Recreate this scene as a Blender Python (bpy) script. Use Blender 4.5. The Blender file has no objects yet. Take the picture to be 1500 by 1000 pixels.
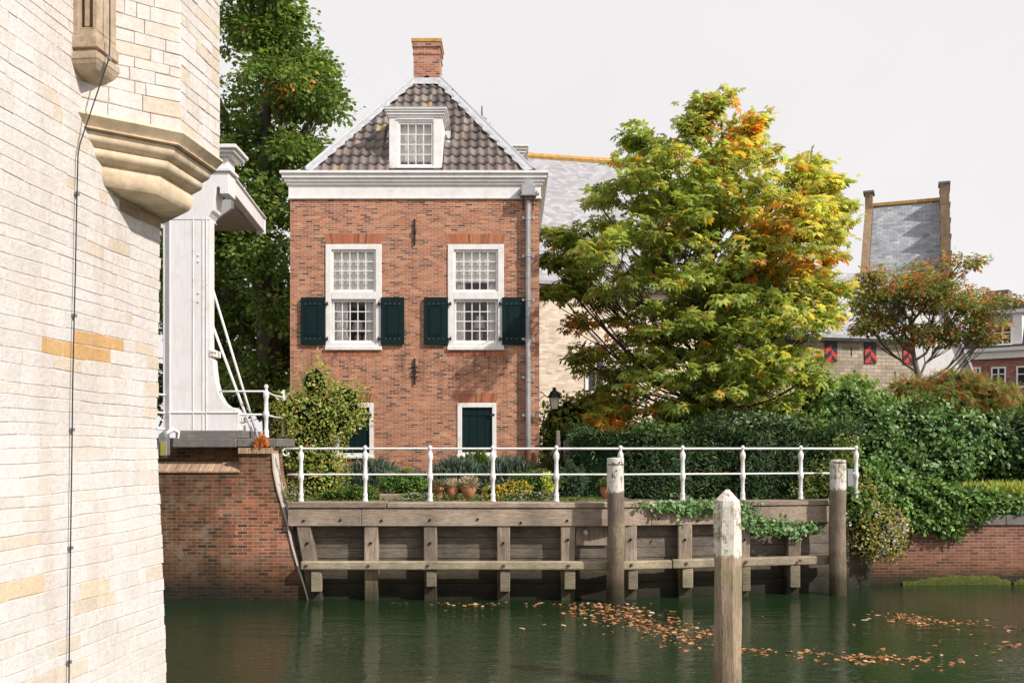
import bpy, math, random
import numpy as np
from mathutils import Vector, Matrix
random.seed(7); RNG = np.random.default_rng(11)
SC = bpy.context.scene; COL = SC.collection
F = 1458.3; EYE = 3.0; HY = 655.0
def X(px, Y): return (px - 750.0) / F * Y
def Z(py, Y): return EYE + (HY - py) / F * Y
def P(px, py, Y): return (X(px, Y), Y, Z(py, Y))
U = random.uniform

# ------------------------------------------------------------------ objects
ORIG = {}
def tag(o, label=None, cat=None, group=None, kind=None):
    if label: o['label'] = label
    if cat: o['category'] = cat
    if group: o['group'] = group
    if kind: o['kind'] = kind
    return o
def thing(name, label, cat, loc=(0, 0, 0), group=None):
    o = bpy.data.objects.new(name, None); COL.objects.link(o)
    o.location = loc; o.empty_display_size = .2
    ORIG[o.name] = Vector(loc)
    return tag(o, label, cat, group)
def link_mesh(name, me, parent=None, loc=None):
    o = bpy.data.objects.new(name, me); COL.objects.link(o)
    if parent is not None:
        o.parent = parent; ORIG[o.name] = ORIG[parent.name]
    else:
        ORIG[o.name] = Vector(loc) if loc else Vector((0, 0, 0)); o.location = ORIG[o.name]
    return o
def copy_tree(o, loc):
    def rec(s, par):
        c = s.copy(); COL.objects.link(c)
        if par is not None: c.parent = par
        for ch in list(s.children): rec(ch, c)
        return c
    r = rec(o, None); r.location = loc; ORIG[r.name] = Vector(loc)
    return r

def finish_uv(me):
    n = len(me.loops)
    co = np.empty(len(me.vertices) * 3); me.vertices.foreach_get('co', co); co = co.reshape(-1, 3)
    li = np.empty(n, dtype=np.int32); me.loops.foreach_get('vertex_index', li)
    npoly = len(me.polygons)
    pn = np.empty(npoly * 3); me.polygons.foreach_get('normal', pn); pn = pn.reshape(-1, 3)
    lt = np.empty(npoly, dtype=np.int32); me.polygons.foreach_get('loop_total', lt)
    ln = np.repeat(pn, lt, axis=0); p = co[li]
    t = np.stack([-ln[:, 1], ln[:, 0], np.zeros(n)], 1)
    L = np.linalg.norm(t, axis=1); flat = L < .35
    t[flat] = (1, 0, 0); L[flat] = 1
    t = t / L[:, None]
    b = np.cross(ln, t); b[flat] = (0, 1, 0)
    uv = np.stack([(p * t).sum(1), (p * b).sum(1)], 1)
    lay = me.uv_layers.new(name='uv'); lay.data.foreach_set('uv', uv.astype(np.float32).ravel())

class MB:
    def __init__(s): s.v = []; s.f = []; s.c = []; s.col = (1, 1, 1)
    def add(s, vs, fs):
        k = len(s.v); s.v += [tuple(v) for v in vs]; s.c += [s.col] * len(vs)
        s.f += [tuple(i + k for i in f) for f in fs]; return s
    def box(s, x0, x1, y0, y1, z0, z1):
        return s.add([(x0,y0,z0),(x1,y0,z0),(x1,y1,z0),(x0,y1,z0),(x0,y0,z1),(x1,y0,z1),(x1,y1,z1),(x0,y1,z1)],
                     [(0,3,2,1),(4,5,6,7),(0,1,5,4),(1,2,6,5),(2,3,7,6),(3,0,4,7)])
    def obox(s, c, ax, ay, az):   # centre and half axes
        c = Vector(c); ax = Vector(ax); ay = Vector(ay); az = Vector(az)
        q = [c + sx*ax + sy*ay + sz*az for sz in (-1,1) for sx,sy in ((-1,-1),(1,-1),(1,1),(-1,1))]
        return s.add(q, [(0,3,2,1),(4,5,6,7),(0,1,5,4),(1,2,6,5),(2,3,7,6),(3,0,4,7)])
    def beam(s, a, b, w, h, up=(0,0,1)):   # bar from a to b, width w across, height h along up
        a = Vector(a); b = Vector(b); d = b - a; up = Vector(up)
        side = d.cross(up).normalized(); upp = side.cross(d).normalized()
        return s.obox((a+b)/2, d/2, upp*0 + side*(w/2), upp*(h/2))
    def quad(s, a, b, c, d): return s.add([a,b,c,d], [(0,1,2,3)])
    def poly(s, pts): return s.add(pts, [tuple(range(len(pts)))])
    def prism(s, pts, ext):      # planar polygon (3D points) extruded by vector
        n = len(pts); e = Vector(ext); q = [Vector(p) for p in pts]
        nrm = sum(((q[i]-q[0]).cross(q[(i+1)%n]-q[0]) for i in range(n)), Vector())
        if nrm.dot(e) < 0: q.reverse()
        vs = q + [p + e for p in q]
        fs = [tuple(reversed(range(n))), tuple(range(n, 2*n))] + [(i,(i+1)%n,(i+1)%n+n,i+n) for i in range(n)]
        return s.add(vs, fs)
    def tube(s, pts, r, n=6, cap=True):
        pts = [Vector(p) for p in pts]; m = len(pts)
        rs = r if isinstance(r, (list, tuple)) else [r]*m
        vs = []; ref = None
        for i, p in enumerate(pts):
            d = (pts[min(i+1,m-1)] - pts[max(i-1,0)])
            d = d.normalized() if d.length > 1e-9 else Vector((0,0,1))
            if ref is None:
                ref = Vector((0,0,1)) if abs(d.z) < .9 else Vector((1,0,0))
            a = d.cross(ref).normalized(); b = d.cross(a); ref = -b if False else ref
            for k in range(n):
                t = 2*math.pi*k/n
                vs.append(p + rs[i]*(math.cos(t)*a + math.sin(t)*b))
        fs = [(i*n+k, i*n+(k+1)%n, (i+1)*n+(k+1)%n, (i+1)*n+k) for i in range(m-1) for k in range(n)]
        if cap: fs += [tuple(reversed(range(n))), tuple(range((m-1)*n, m*n))]
        return s.add(vs, fs)
    def lathe(s, prof, c, n=12, phase=0.):   # prof: (r, z)
        vs = [(c[0]+r*math.cos(2*math.pi*k/n+phase), c[1]+r*math.sin(2*math.pi*k/n+phase), c[2]+z) for r, z in prof for k in range(n)]
        m = len(prof)
        fs = [(i*n+k, i*n+(k+1)%n, (i+1)*n+(k+1)%n, (i+1)*n+k) for i in range(m-1) for k in range(n)]
        fs += [tuple(reversed(range(n))), tuple(range((m-1)*n, m*n))]
        return s.add(vs, fs)
    def build(s, name, mat, parent=None, smooth=False, bevel=0, loc=None, seg=1):
        o0 = ORIG[parent.name] if parent is not None else (Vector(loc) if loc else Vector((0,0,0)))
        me = bpy.data.meshes.new(name)
        me.from_pydata([(v[0]-o0.x, v[1]-o0.y, v[2]-o0.z) for v in s.v], [], s.f)
        me.update(); finish_uv(me)
        a = me.attributes.new('col', 'FLOAT_COLOR', 'POINT')
        c = np.ones((len(s.v), 4), dtype=np.float32); c[:, :3] = np.array(s.c, dtype=np.float32)
        a.data.foreach_set('color', c.ravel())
        me.materials.append(mat)
        if smooth:
            me.polygons.foreach_set('use_smooth', [True]*len(me.polygons))
        o = link_mesh(name, me, parent, loc)
        if bevel:
            m = o.modifiers.new('bevel', 'BEVEL'); m.width = bevel; m.segments = seg; m.limit_method = 'ANGLE'; m.angle_limit = .6
        return o

# ------------------------------------------------------------------ materials
def newmat(name):
    m = bpy.data.materials.new(name); m.use_nodes = True
    nt = m.node_tree; nt.nodes.clear()
    out = nt.nodes.new('ShaderNodeOutputMaterial'); b = nt.nodes.new('ShaderNodeBsdfPrincipled')
    nt.links.new(b.outputs[0], out.inputs[0])
    return m, nt, b, out
class N:
    def __init__(s, nt): s.nt = nt
    def n(s, t, **kw):
        x = s.nt.nodes.new('ShaderNode' + t)
        for k, v in kw.items():
            if k.startswith('i_'):
                key = k[2:]; key = int(key) if key.isdigit() else key
                x.inputs[key].default_value = v
            else: setattr(x, k, v)
        return x
    def l(s, a, b): s.nt.links.new(a, b)
    def uv(s): return s.n('UVMap', uv_map='uv').outputs[0]
    def pos(s): return s.n('NewGeometry').outputs['Position']
    def noise(s, vec, scale, detail=4, rough=.6, stretch=None):
        if stretch:
            mp = s.n('Mapping'); mp.inputs['Scale'].default_value = stretch; s.l(vec, mp.inputs[0]); vec = mp.outputs[0]
        t = s.n('TexNoise'); t.inputs['Scale'].default_value = scale; t.inputs['Detail'].default_value = detail; t.inputs['Roughness'].default_value = rough
        s.l(vec, t.inputs['Vector']); return t.outputs['Fac']
    def ramp(s, fac, stops, mode='LINEAR'):
        r = s.n('ValToRGB'); cr = r.color_ramp; cr.interpolation = mode
        while len(cr.elements) < len(stops): cr.elements.new(.5)
        for e, (p, c) in zip(cr.elements, stops):
            e.position = p; e.color = (c, c, c, 1) if isinstance(c, (int, float)) else (*c, 1)
        s.l(fac, r.inputs[0]); return r.outputs[0]
    def mix(s, fac, a, b, mode='MIX'):
        m = s.n('MixRGB', blend_type=mode)
        for i, v in ((0, fac), (1, a), (2, b)):
            if isinstance(v, (int, float)): m.inputs[i].default_value = v if i == 0 else (v, v, v, 1)
            elif isinstance(v, tuple): m.inputs[i].default_value = (*v, 1)
            else: s.l(v, m.inputs[i])
        return m.outputs[0]
    def math(s, op, a, b=0.):
        m = s.n('Math', operation=op)
        for i, v in ((0, a), (1, b)):
            if isinstance(v, (int, float)): m.inputs[i].default_value = v
            else: s.l(v, m.inputs[i])
        return m.outputs[0]
    def bump(s, h, bsdf, strength=.5, dist=.01):
        b = s.n('Bump'); b.inputs['Strength'].default_value = strength; b.inputs['Distance'].default_value = dist
        s.l(h, b.inputs['Height']); s.l(b.outputs[0], bsdf.inputs['Normal'])
    def zgrad(s, stops):
        sep = s.n('SeparateXYZ'); s.l(s.pos(), sep.inputs[0])
        mr = s.n('MapRange'); mr.inputs[1].default_value = -0.5; mr.inputs[2].default_value = 3.5; s.l(sep.outputs[2], mr.inputs[0])
        return s.ramp(mr.outputs[0], [((z+.5)/4, c) for z, c in stops])

def brick_mat(name, bw, bh, mortar, palette, mort_col, grime=.35, stain=None, bump=.6, rough=.85, swap=False, offset=.5):
    m, nt, b, out = newmat(name); g = N(nt)
    uv = g.uv()
    nz = g.n('TexNoise'); nz.inputs['Scale'].default_value = 2.2; nz.inputs['Detail'].default_value = 3; g.l(uv, nz.inputs['Vector'])
    sub = g.n('VectorMath', operation='SUBTRACT'); g.l(nz.outputs['Color'], sub.inputs[0]); sub.inputs[1].default_value = (.5,.5,.5)
    sc = g.n('VectorMath', operation='SCALE'); g.l(sub.outputs[0], sc.inputs[0]); sc.inputs['Scale'].default_value = bh*.35
    ad = g.n('VectorMath', operation='ADD'); g.l(uv, ad.inputs[0]); g.l(sc.outputs[0], ad.inputs[1])
    vec = ad.outputs[0]
    if swap:
        mp = g.n('Mapping'); mp.inputs['Rotation'].default_value = (0,0,math.pi/2); g.l(vec, mp.inputs[0]); vec = mp.outputs[0]
    def bt(dx):
        t = g.n('TexBrick'); t.offset = offset
        t.inputs['Color1'].default_value = (0,0,0,1); t.inputs['Color2'].default_value = (1,1,1,1); t.inputs['Mortar'].default_value = (.5,.5,.5,1)
        t.inputs['Scale'].default_value = 1; t.inputs['Mortar Size'].default_value = mortar; t.inputs['Mortar Smooth'].default_value = .3
        t.inputs['Brick Width'].default_value = bw; t.inputs['Row Height'].default_value = bh
        if dx:
            mp = g.n('Mapping'); mp.inputs['Location'].default_value = (bw*dx, bh*dx*3, 0); g.l(vec, mp.inputs[0]); g.l(mp.outputs[0], t.inputs['Vector'])
        else: g.l(vec, t.inputs['Vector'])
        return t
    t = bt(0); t2 = bt(14)
    col = g.ramp(t.outputs['Color'], palette)
    var = g.ramp(t2.outputs['Color'], [(0,.72),(.5,1.0),(1,1.25)])
    col = g.mix(.8, col, var, 'MULTIPLY')
    fine = g.noise(uv, 60, 4, .7); col = g.mix(.5, col, g.ramp(fine, [(.25,.55),(.75,1.3)]), 'MULTIPLY')
    col = g.mix(t.outputs['Fac'], col, mort_col)
    big = g.noise(uv, .8, 6, .7); col = g.mix(grime, col, g.ramp(big, [(.3,.35),(.6,1.1)]), 'MULTIPLY')
    strk = g.noise(uv, 1.5, 5, .65, stretch=(3,.35,1)); col = g.mix(grime*.8, col, g.ramp(strk, [(.35,.4),(.62,1.08)]), 'MULTIPLY')
    if stain: col = stain(g, col)
    g.l(col, b.inputs['Base Color']); b.inputs['Roughness'].default_value = rough
    h = g.math('ADD', g.math('MULTIPLY', t.outputs['Fac'], -1.), g.math('MULTIPLY', fine, .45))
    g.bump(h, b, bump, .012)
    return m

def attr_mat(name, rough=.8, fine_scale=40, fine=.5, bump=.3, dist=.005, big=.0, spec=.3, tint=None):
    m, nt, b, out = newmat(name); g = N(nt)
    a = g.n('Attribute', attribute_name='col'); col = a.outputs['Color']
    p = g.pos()
    f = g.noise(p, fine_scale, 6, .7)
    col = g.mix(fine, col, g.ramp(f, [(.28,.6),(.72,1.25)]), 'MULTIPLY')
    if big:
        bg = g.noise(p, 1.3, 5, .7); col = g.mix(big, col, g.ramp(bg, [(.35,tint or (.45,.36,.27)),(.6,(1.08,1.06,1.04))]), 'MULTIPLY')
    g.l(col, b.inputs['Base Color']); b.inputs['Roughness'].default_value = rough; b.inputs['Specular IOR Level'].default_value = spec
    if name == 'limestone_blocks':      # pitted, weathered faces
        pit = g.math('MULTIPLY', g.ramp(g.noise(p, 34, 3, .6), [(.66,0.),(.72,1.)]), g.ramp(g.noise(p, 2.4, 4, .6), [(.5,0.),(.62,1.)]))
        col = g.mix(g.math('MULTIPLY', pit, .6), col, (.33,.24,.16)); run = g.noise(p, 1.1, 5, .7, stretch=(2.5,2.5,.3))
        col = g.mix(.5, col, g.ramp(run, [(.34,(.80,.72,.63)),(.55,(1,1,1))]), 'MULTIPLY'); g.l(col, b.inputs['Base Color'])
    if bump: g.bump(f, b, bump, dist)
    return m

def plain(name, c, rough=.6, var=.25, scale=12, bump=.15, metal=0., dirt=None, spec=.4, stretch=None):
    m, nt, b, out = newmat(name); g = N(nt); p = g.pos()
    f = g.noise(p, scale, 6, .68, stretch=stretch)
    col = g.mix(1., c, g.ramp(f, [(.25,1-var),(.75,1+var*.5)]), 'MULTIPLY')
    if dirt:
        d = g.noise(p, 2.3, 7, .75); d2 = g.noise(p, 26, 5, .75)
        k = g.math('MULTIPLY', g.ramp(d, [(.5,0.),(.72,1.)]), g.ramp(d2, [(.42,0.),(.6,1.)]))
        col = g.mix(k, col, dirt)
    g.l(col, b.inputs['Base Color']); b.inputs['Roughness'].default_value = rough; b.inputs['Metallic'].default_value = metal
    b.inputs['Specular IOR Level'].default_value = spec
    if bump: g.bump(f, b, bump, .006)
    return m

def wood_mat(name, axis, c0, c1, c2, white=None, zsplit=None, algae=.88, scale=1.):
    # axis 'u' grain runs along horizontal, 'v' along vertical
    m, nt, b, out = newmat(name); g = N(nt); p = g.pos()
    st = {'u': (1.2, 14, 22), 'v': (20, 20, .9)}[axis]
    f = g.noise(p, 2.6*scale, 8, .7, stretch=st); f2 = g.noise(p, 9*scale, 4, .6, stretch=st); big = g.noise(p, 1.7, 5, .65)
    col = g.ramp(f, [(.28,c0),(.5,c1),(.72,c2)])
    col = g.mix(.6, col, g.ramp(f2, [(.36,.45),(.55,1.1)]), 'MULTIPLY')
    col = g.mix(.7, col, g.ramp(big, [(.3,.45),(.5,.9),(.68,1.35)]), 'MULTIPLY')
    oi = g.n('ObjectInfo'); col = g.mix(1., col, g.ramp(oi.outputs['Random'], [(0,(.72,.70,.68)),(1,(1.15,1.12,1.08))]), 'MULTIPLY')
    crk = g.noise(p, 5*scale, 3, .5, stretch=tuple(v*(1.6 if v > 5 else .6) for v in st)); col = g.mix(g.ramp(crk, [(.64,0.),(.69,.8)]), col, (.035,.028,.022))
    if white:
        sep = g.n('SeparateXYZ'); g.l(p, sep.inputs[0])
        jag = g.noise(p, 7, 5, .7, stretch=(3,3,.6))
        lvl = g.math('ADD', sep.outputs[2], g.math('MULTIPLY', jag, .22))
        over = g.ramp(g.math('ADD', g.math('MULTIPLY', g.math('SUBTRACT', lvl, zsplit+.11), 12.), .5), [(.3,0.),(.7,1.)])
        flake = g.noise(p, 5, 8, .75, stretch=(3.2,3.2,1.1))
        over = g.math('MULTIPLY', over, g.ramp(flake, [(.40,0.),(.47,1.)]))
        wc = g.mix(.5, white, g.ramp(f2, [(.3,.7),(.6,1.05)]), 'MULTIPLY')
        col = g.mix(over, col, wc)
        li = g.noise(p, 12, 6, .8); li2 = g.noise(p, 2.6, 3, .5)
        col = g.mix(g.math('MULTIPLY', g.ramp(li, [(.48,0.),(.58,1.)]), g.ramp(li2, [(.47,0.),(.58,1.)])), col, (.26,.24,.11))
    zz = g.zgrad([(-.1,(.04,.05,.03)),(.14,(.10,.12,.06)),(.34,(.26,.27,.17)),(.52,(.75,.73,.62)),(.9,(1,1,1))])
    col = g.mix(algae, col, zz, 'MULTIPLY')
    g.l(col, b.inputs['Base Color']); b.inputs['Roughness'].default_value = .85; b.inputs['Specular IOR Level'].default_value = .25
    g.bump(g.math('ADD', f, f2), b, .6, .012)
    return m

def leaf_mat(name, trans=.42, rough=.5, spec=.25):
    m, nt, b, out = newmat(name); g = N(nt)
    a = g.n('Attribute', attribute_name='col'); col = a.outputs['Color']
    f = g.noise(g.pos(), 9, 3, .6); col = g.mix(.45, col, g.ramp(f, [(.3,.6),(.7,1.3)]), 'MULTIPLY')
    g.l(col, b.inputs['Base Color']); b.inputs['Roughness'].default_value = rough; b.inputs['Specular IOR Level'].default_value = spec
    tr = g.n('BsdfTranslucent'); tc = g.mix(1., col, (1.4,1.32,.8), 'MULTIPLY'); g.l(tc, tr.inputs[0])
    mx = g.n('MixShader'); mx.inputs[0].default_value = trans
    g.l(b.outputs[0], mx.inputs[1]); g.l(tr.outputs[0], mx.inputs[2]); g.l(mx.outputs[0], out.inputs[0])
    return m

M = {}
HP = [(0,(.10,.055,.05)),(.08,(.17,.075,.055)),(.15,(.34,.115,.065)),(.45,(.435,.16,.088)),(.7,(.485,.20,.112)),(.88,(.515,.255,.15)),(1,(.54,.175,.08))]
def house_stain(g, col):
    # soot streaks below the sills, damp foot of the wall
    st = g.noise(g.pos(), 2.6, 6, .7, stretch=(2.2,2.2,.22))
    band = g.zgrad([(2.2,.2),(3.2,1.),(3.5,1.)])
    sep = g.n('SeparateXYZ'); g.l(g.pos(), sep.inputs[0])
    up = g.n('MapRange'); up.inputs[1].default_value = 3.6; up.inputs[2].default_value = 5.35; g.l(sep.outputs[2], up.inputs[0])
    lim = g.ramp(up.outputs[0], [(0.,.25),(.9,1.),(1.,0.)])
    k = g.math('MULTIPLY', g.ramp(st, [(.5,0.),(.66,.75)]), lim)
    col = g.mix(k, col, g.mix(1., col, (.42,.37,.34), 'MULTIPLY'))
    return g.mix(.7, col, g.zgrad([(1.9,(.55,.5,.45)),(2.5,(.9,.88,.86)),(3.2,(1,1,1))]), 'MULTIPLY')
M['house_brick'] = brick_mat('red_house_brick',   .175, .0505, .0062, HP, (.56,.425,.31), .26, house_stain, bump=.5)
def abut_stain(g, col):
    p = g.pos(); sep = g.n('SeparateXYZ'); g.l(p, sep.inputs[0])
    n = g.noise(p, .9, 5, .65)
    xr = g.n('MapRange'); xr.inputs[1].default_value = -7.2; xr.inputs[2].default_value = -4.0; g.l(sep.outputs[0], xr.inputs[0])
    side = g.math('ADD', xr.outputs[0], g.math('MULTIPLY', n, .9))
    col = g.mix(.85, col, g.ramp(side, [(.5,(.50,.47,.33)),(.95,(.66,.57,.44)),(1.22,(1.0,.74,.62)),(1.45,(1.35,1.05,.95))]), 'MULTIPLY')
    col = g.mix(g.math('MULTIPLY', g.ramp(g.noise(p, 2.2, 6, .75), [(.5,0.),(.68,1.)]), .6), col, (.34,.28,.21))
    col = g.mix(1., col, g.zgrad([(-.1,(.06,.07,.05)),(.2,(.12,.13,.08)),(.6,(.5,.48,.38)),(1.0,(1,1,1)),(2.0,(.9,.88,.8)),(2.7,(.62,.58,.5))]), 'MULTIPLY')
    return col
AP = [(0,(.07,.045,.035)),(.2,(.18,.085,.05)),(.45,(.28,.11,.065)),(.7,(.36,.14,.085)),(1,(.42,.18,.11))]
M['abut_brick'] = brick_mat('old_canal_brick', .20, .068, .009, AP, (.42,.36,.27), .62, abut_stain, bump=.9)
def quay_stain(g, col):
    col = g.mix(1., col, g.zgrad([(-.1,(.06,.08,.04)),(.15,(.16,.2,.09)),(.4,(.75,.72,.6)),(.9,(1,1,1)),(1.5,(.8,.75,.68))]), 'MULTIPLY')
    p = g.pos(); return col
M['quay_brick'] = brick_mat('quay_brick', .21, .065, .007, [(0,(.12,.05,.035)),(.4,(.25,.09,.055)),(1,(.34,.14,.085))], (.36,.28,.21), .4, quay_stain, bump=.7)
M['yellow_brick'] = brick_mat('pale_yellow_brick', .24, .085, .009, [(0,(.62,.50,.37)),(.3,(.72,.61,.48)),(.7,(.78,.68,.55)),(1,(.7,.57,.42))], (.74,.63,.52), .15, bump=.4)
M['old_stone'] = brick_mat('weathered_stone_courses', .34, .14, .014, [(0,(.33,.26,.18)),(.3,(.45,.37,.27)),(.7,(.53,.44,.33)),(1,(.42,.33,.24))], (.33,.27,.2), .4, bump=1.)
M['slate'] = brick_mat('grey_slate', .24, .15, .007, [(0,(.355,.345,.365)),(.5,(.38,.37,.385)),(1,(.405,.39,.41))], (.25,.24,.255), .1, bump=.35, rough=.55)
M['blue_slate'] = brick_mat('blue_slate', .3, .17, .01, [(0,(.27,.29,.32)),(.5,(.34,.355,.38)),(1,(.42,.43,.44))], (.2,.21,.23), .35, bump=.5, rough=.55)
M['dark_tile'] = brick_mat('dark_roof_tile', .3, .3, .02, [(0,(.025,.03,.04)),(1,(.05,.055,.065))], (.015,.018,.025), .2, rough=.5)
M['far_brick'] = brick_mat('far_red_brick', .25, .09, .008, [(0,(.2,.07,.05)),(.5,(.34,.12,.09)),(1,(.42,.17,.12))], (.4,.3,.25), .3)
M['chim_brick'] = brick_mat('chimney_brick', .19, .06, .007, HP, (.5,.42,.35), .3)
M['ledge_brick'] = brick_mat('sloping_ledge_brick', .5, .055, .006, [(0,(.34,.21,.12)),(.5,(.46,.30,.19)),(1,(.55,.38,.25))], (.3,.2,.13), .25, swap=True, offset=0)
M['paving'] = brick_mat('brick_paving', .2, .07, .008, [(0,(.14,.1,.08)),(1,(.25,.19,.15))], (.12,.1,.08), .4)
M['blocks'] = attr_mat('limestone_blocks', .9, 22, .34, .8, .012, big=.45, tint=(.92,.84,.75))
M['corbel'] = plain('tan_corbel_stone', (.76,.60,.42), .85, .4, 5, .6, dirt=(.46,.27,.13))
M['console'] = plain('brown_console_stone', (.50,.385,.27), .85, .45, 9, .5, dirt=(.13,.09,.06))
M['mortar'] = plain('lime_mortar', (.61,.54,.475), .95, .25, 30, .4)
M['arch'] = attr_mat('arch_brick', .85, 60, .5, .4)
M['tile'] = attr_mat('pantile', .62, 14, .5, .3, .004, big=.35, tint=(.6,.55,.5), spec=.45)
M['white'] = plain('white_gloss_paint', (.80,.775,.755), .45, .14, 5, .08, dirt=(.52,.46,.40))
M['white_iron'] = plain('white_painted_iron', (.80,.78,.76), .5, .2, 24, .25, dirt=(.33,.22,.14))
M['white_wood'] = plain('white_painted_timber', (.76,.735,.735), .45, .14, 4, .08, stretch=(6,6,.5), dirt=(.56,.51,.46))
M['soffit'] = plain('weathered_soffit', (.40,.345,.29), .8, .15, 20, .2)
M['lead'] = plain('pale_lead', (.45,.455,.475), .5, .22, 6, .3, dirt=(.42,.42,.44))
M['zinc'] = plain('zinc_pipe', (.40,.41,.42), .42, .5, 3, .15, metal=.35, dirt=(.5,.5,.5), stretch=(1,1,.6))
M['green'] = plain('dark_green_paint', (.0028,.0165,.018), .55, .25, 5, .05, spec=.18)
M['iron'] = plain('black_iron', (.012,.016,.02), .5, .3, 20, .1)
M['dark'] = plain('dark_interior', (.05,.045,.04), .9, .2, 3, 0)
M['beige'] = plain('beige_interior', (.5,.42,.32), .9, .2, 3, 0)
M['blind'] = plain('cream_blind', (.86,.83,.78), .8, .12, 3, .05)
M['curtain'] = plain('white_curtain', (.85,.83,.80), .8, .1, 20, .05)
M['ceramic'] = plain('cream_ceramic', (.7,.64,.55), .4, .1, 10, 0)
M['shade'] = plain('cream_lampshade', (.86,.81,.72), .8, .06, 10, 0)
M['bluestone'] = plain('grey_bluestone', (.17,.155,.145), .75, .35, 14, .35, dirt=(.3,.27,.22))
M['wood_u'] = wood_mat('weathered_beam_wood', 'u', (.19,.14,.105), (.37,.295,.235), (.52,.43,.35), algae=.5)
M['wood_v'] = wood_mat('weathered_pile_wood', 'v', (.18,.14,.105), (.35,.285,.225), (.5,.41,.335))
M['plank'] = wood_mat('dark_quay_plank', 'u', (.085,.07,.056), (.17,.145,.12), (.27,.23,.19), algae=.9)
M['waling'] = wood_mat('pale_waling_wood', 'u', (.2,.165,.11), (.36,.31,.225), (.46,.4,.3), algae=.25)
M['moor'] = wood_mat('half_painted_mooring_wood', 'v', (.15,.115,.085), (.30,.24,.185), (.44,.36,.29), white=(.74,.69,.63), zsplit=2.15)
M['moor_near'] = wood_mat('half_painted_near_post_wood', 'v', (.22,.155,.105), (.42,.32,.235), (.58,.46,.35), white=(.76,.70,.62), zsplit=1.70, algae=.3)
M['terra'] = plain('terracotta', (.46,.19,.095), .85, .3, 14, .25, dirt=(.52,.42,.34))
M['rust'] = plain('rusty_iron', (.16,.075,.035), .8, .5, 30, .4)
M['bark'] = plain('dark_bark', (.075,.058,.042), .9, .5, 9, .8, stretch=(5,5,.8))
M['grey_bark'] = plain('grey_bark', (.16,.135,.105), .9, .45, 9, .6, stretch=(4,4,.8))
M['twig'] = plain('brown_twig', (.09,.06,.035), .9, .3, 20, .2)
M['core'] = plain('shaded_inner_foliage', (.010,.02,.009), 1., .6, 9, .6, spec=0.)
M['leaf'] = leaf_mat('leaf', .48)
M['gloss_leaf'] = leaf_mat('glossy_leaf', .25, .46, .35)
M['dry_leaf'] = leaf_mat('fallen_leaf', .15, .6, .3)
M['moss'] = plain('bright_moss', (.075,.09,.010), .95, .8, 16, 1., dirt=(.05,.045,.02))
M['grass'] = leaf_mat('grass_blade', .35, .5)
M['orange'] = plain('orange_lichen_ridge', (.55,.32,.09), .9, .5, 6, .3, dirt=(.38,.30,.22))
M['step'] = plain('lichened_gable_brick', (.27,.19,.12), .9, .45, 5, .4, dirt=(.5,.29,.07))
M['red'] = plain('red_shutter_paint', (.50,.035,.035), .5, .15, 5, .05)
M['black'] = plain('black_shutter_paint', (.012,.013,.016), .5, .2, 5, .05)
M['plaster'] = plain('white_lime_plaster', (.72,.70,.69), .9, .15, 3, .15)
M['panel'] = plain('grey_panel', (.30,.30,.31), .6, .12, 4, .05)
M['amber'] = plain('yellowed_lens', (.36,.32,.10), .35, .3, 12, .1)
M['steel'] = plain('grey_steel', (.22,.24,.25), .45, .2, 10, .1, metal=.3)
M['lampglass'] = plain('frosted_lamp_glass', (.62,.57,.42), .3, .15, 10, .02)

def glass_mat(name, refl=.12, tint=(.9,.93,.92)):
    m, nt, b, out = newmat(name); g = N(nt); nt.nodes.remove(b)
    gl = g.n('BsdfGlossy'); gl.inputs['Roughness'].default_value = .03
    tr = g.n('BsdfTransparent'); tr.inputs[0].default_value = (*tint, 1)
    f = g.n('LayerWeight'); f.inputs[0].default_value = .3
    w = g.noise(g.pos(), 2.2, 2, .5)
    bp = g.n('Bump'); bp.inputs['Strength'].default_value = .12; bp.inputs['Distance'].default_value = .05; g.l(w, bp.inputs['Height']); g.l(bp.outputs[0], gl.inputs['Normal'])
    fac = g.math('ADD', g.math('MULTIPLY', f.outputs['Fresnel'], .6), refl)
    mx = g.n('MixShader'); g.l(fac, mx.inputs[0]); g.l(tr.outputs[0], mx.inputs[1]); g.l(gl.outputs[0], mx.inputs[2]); g.l(mx.outputs[0], out.inputs[0])
    return m
M['glass'] = glass_mat('window_glass', .045, (.98,.985,.98))
M['dark_glass'] = plain('dark_reflecting_glass', (.02,.028,.032), .06, .1, 3, 0, spec=.7)

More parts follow.
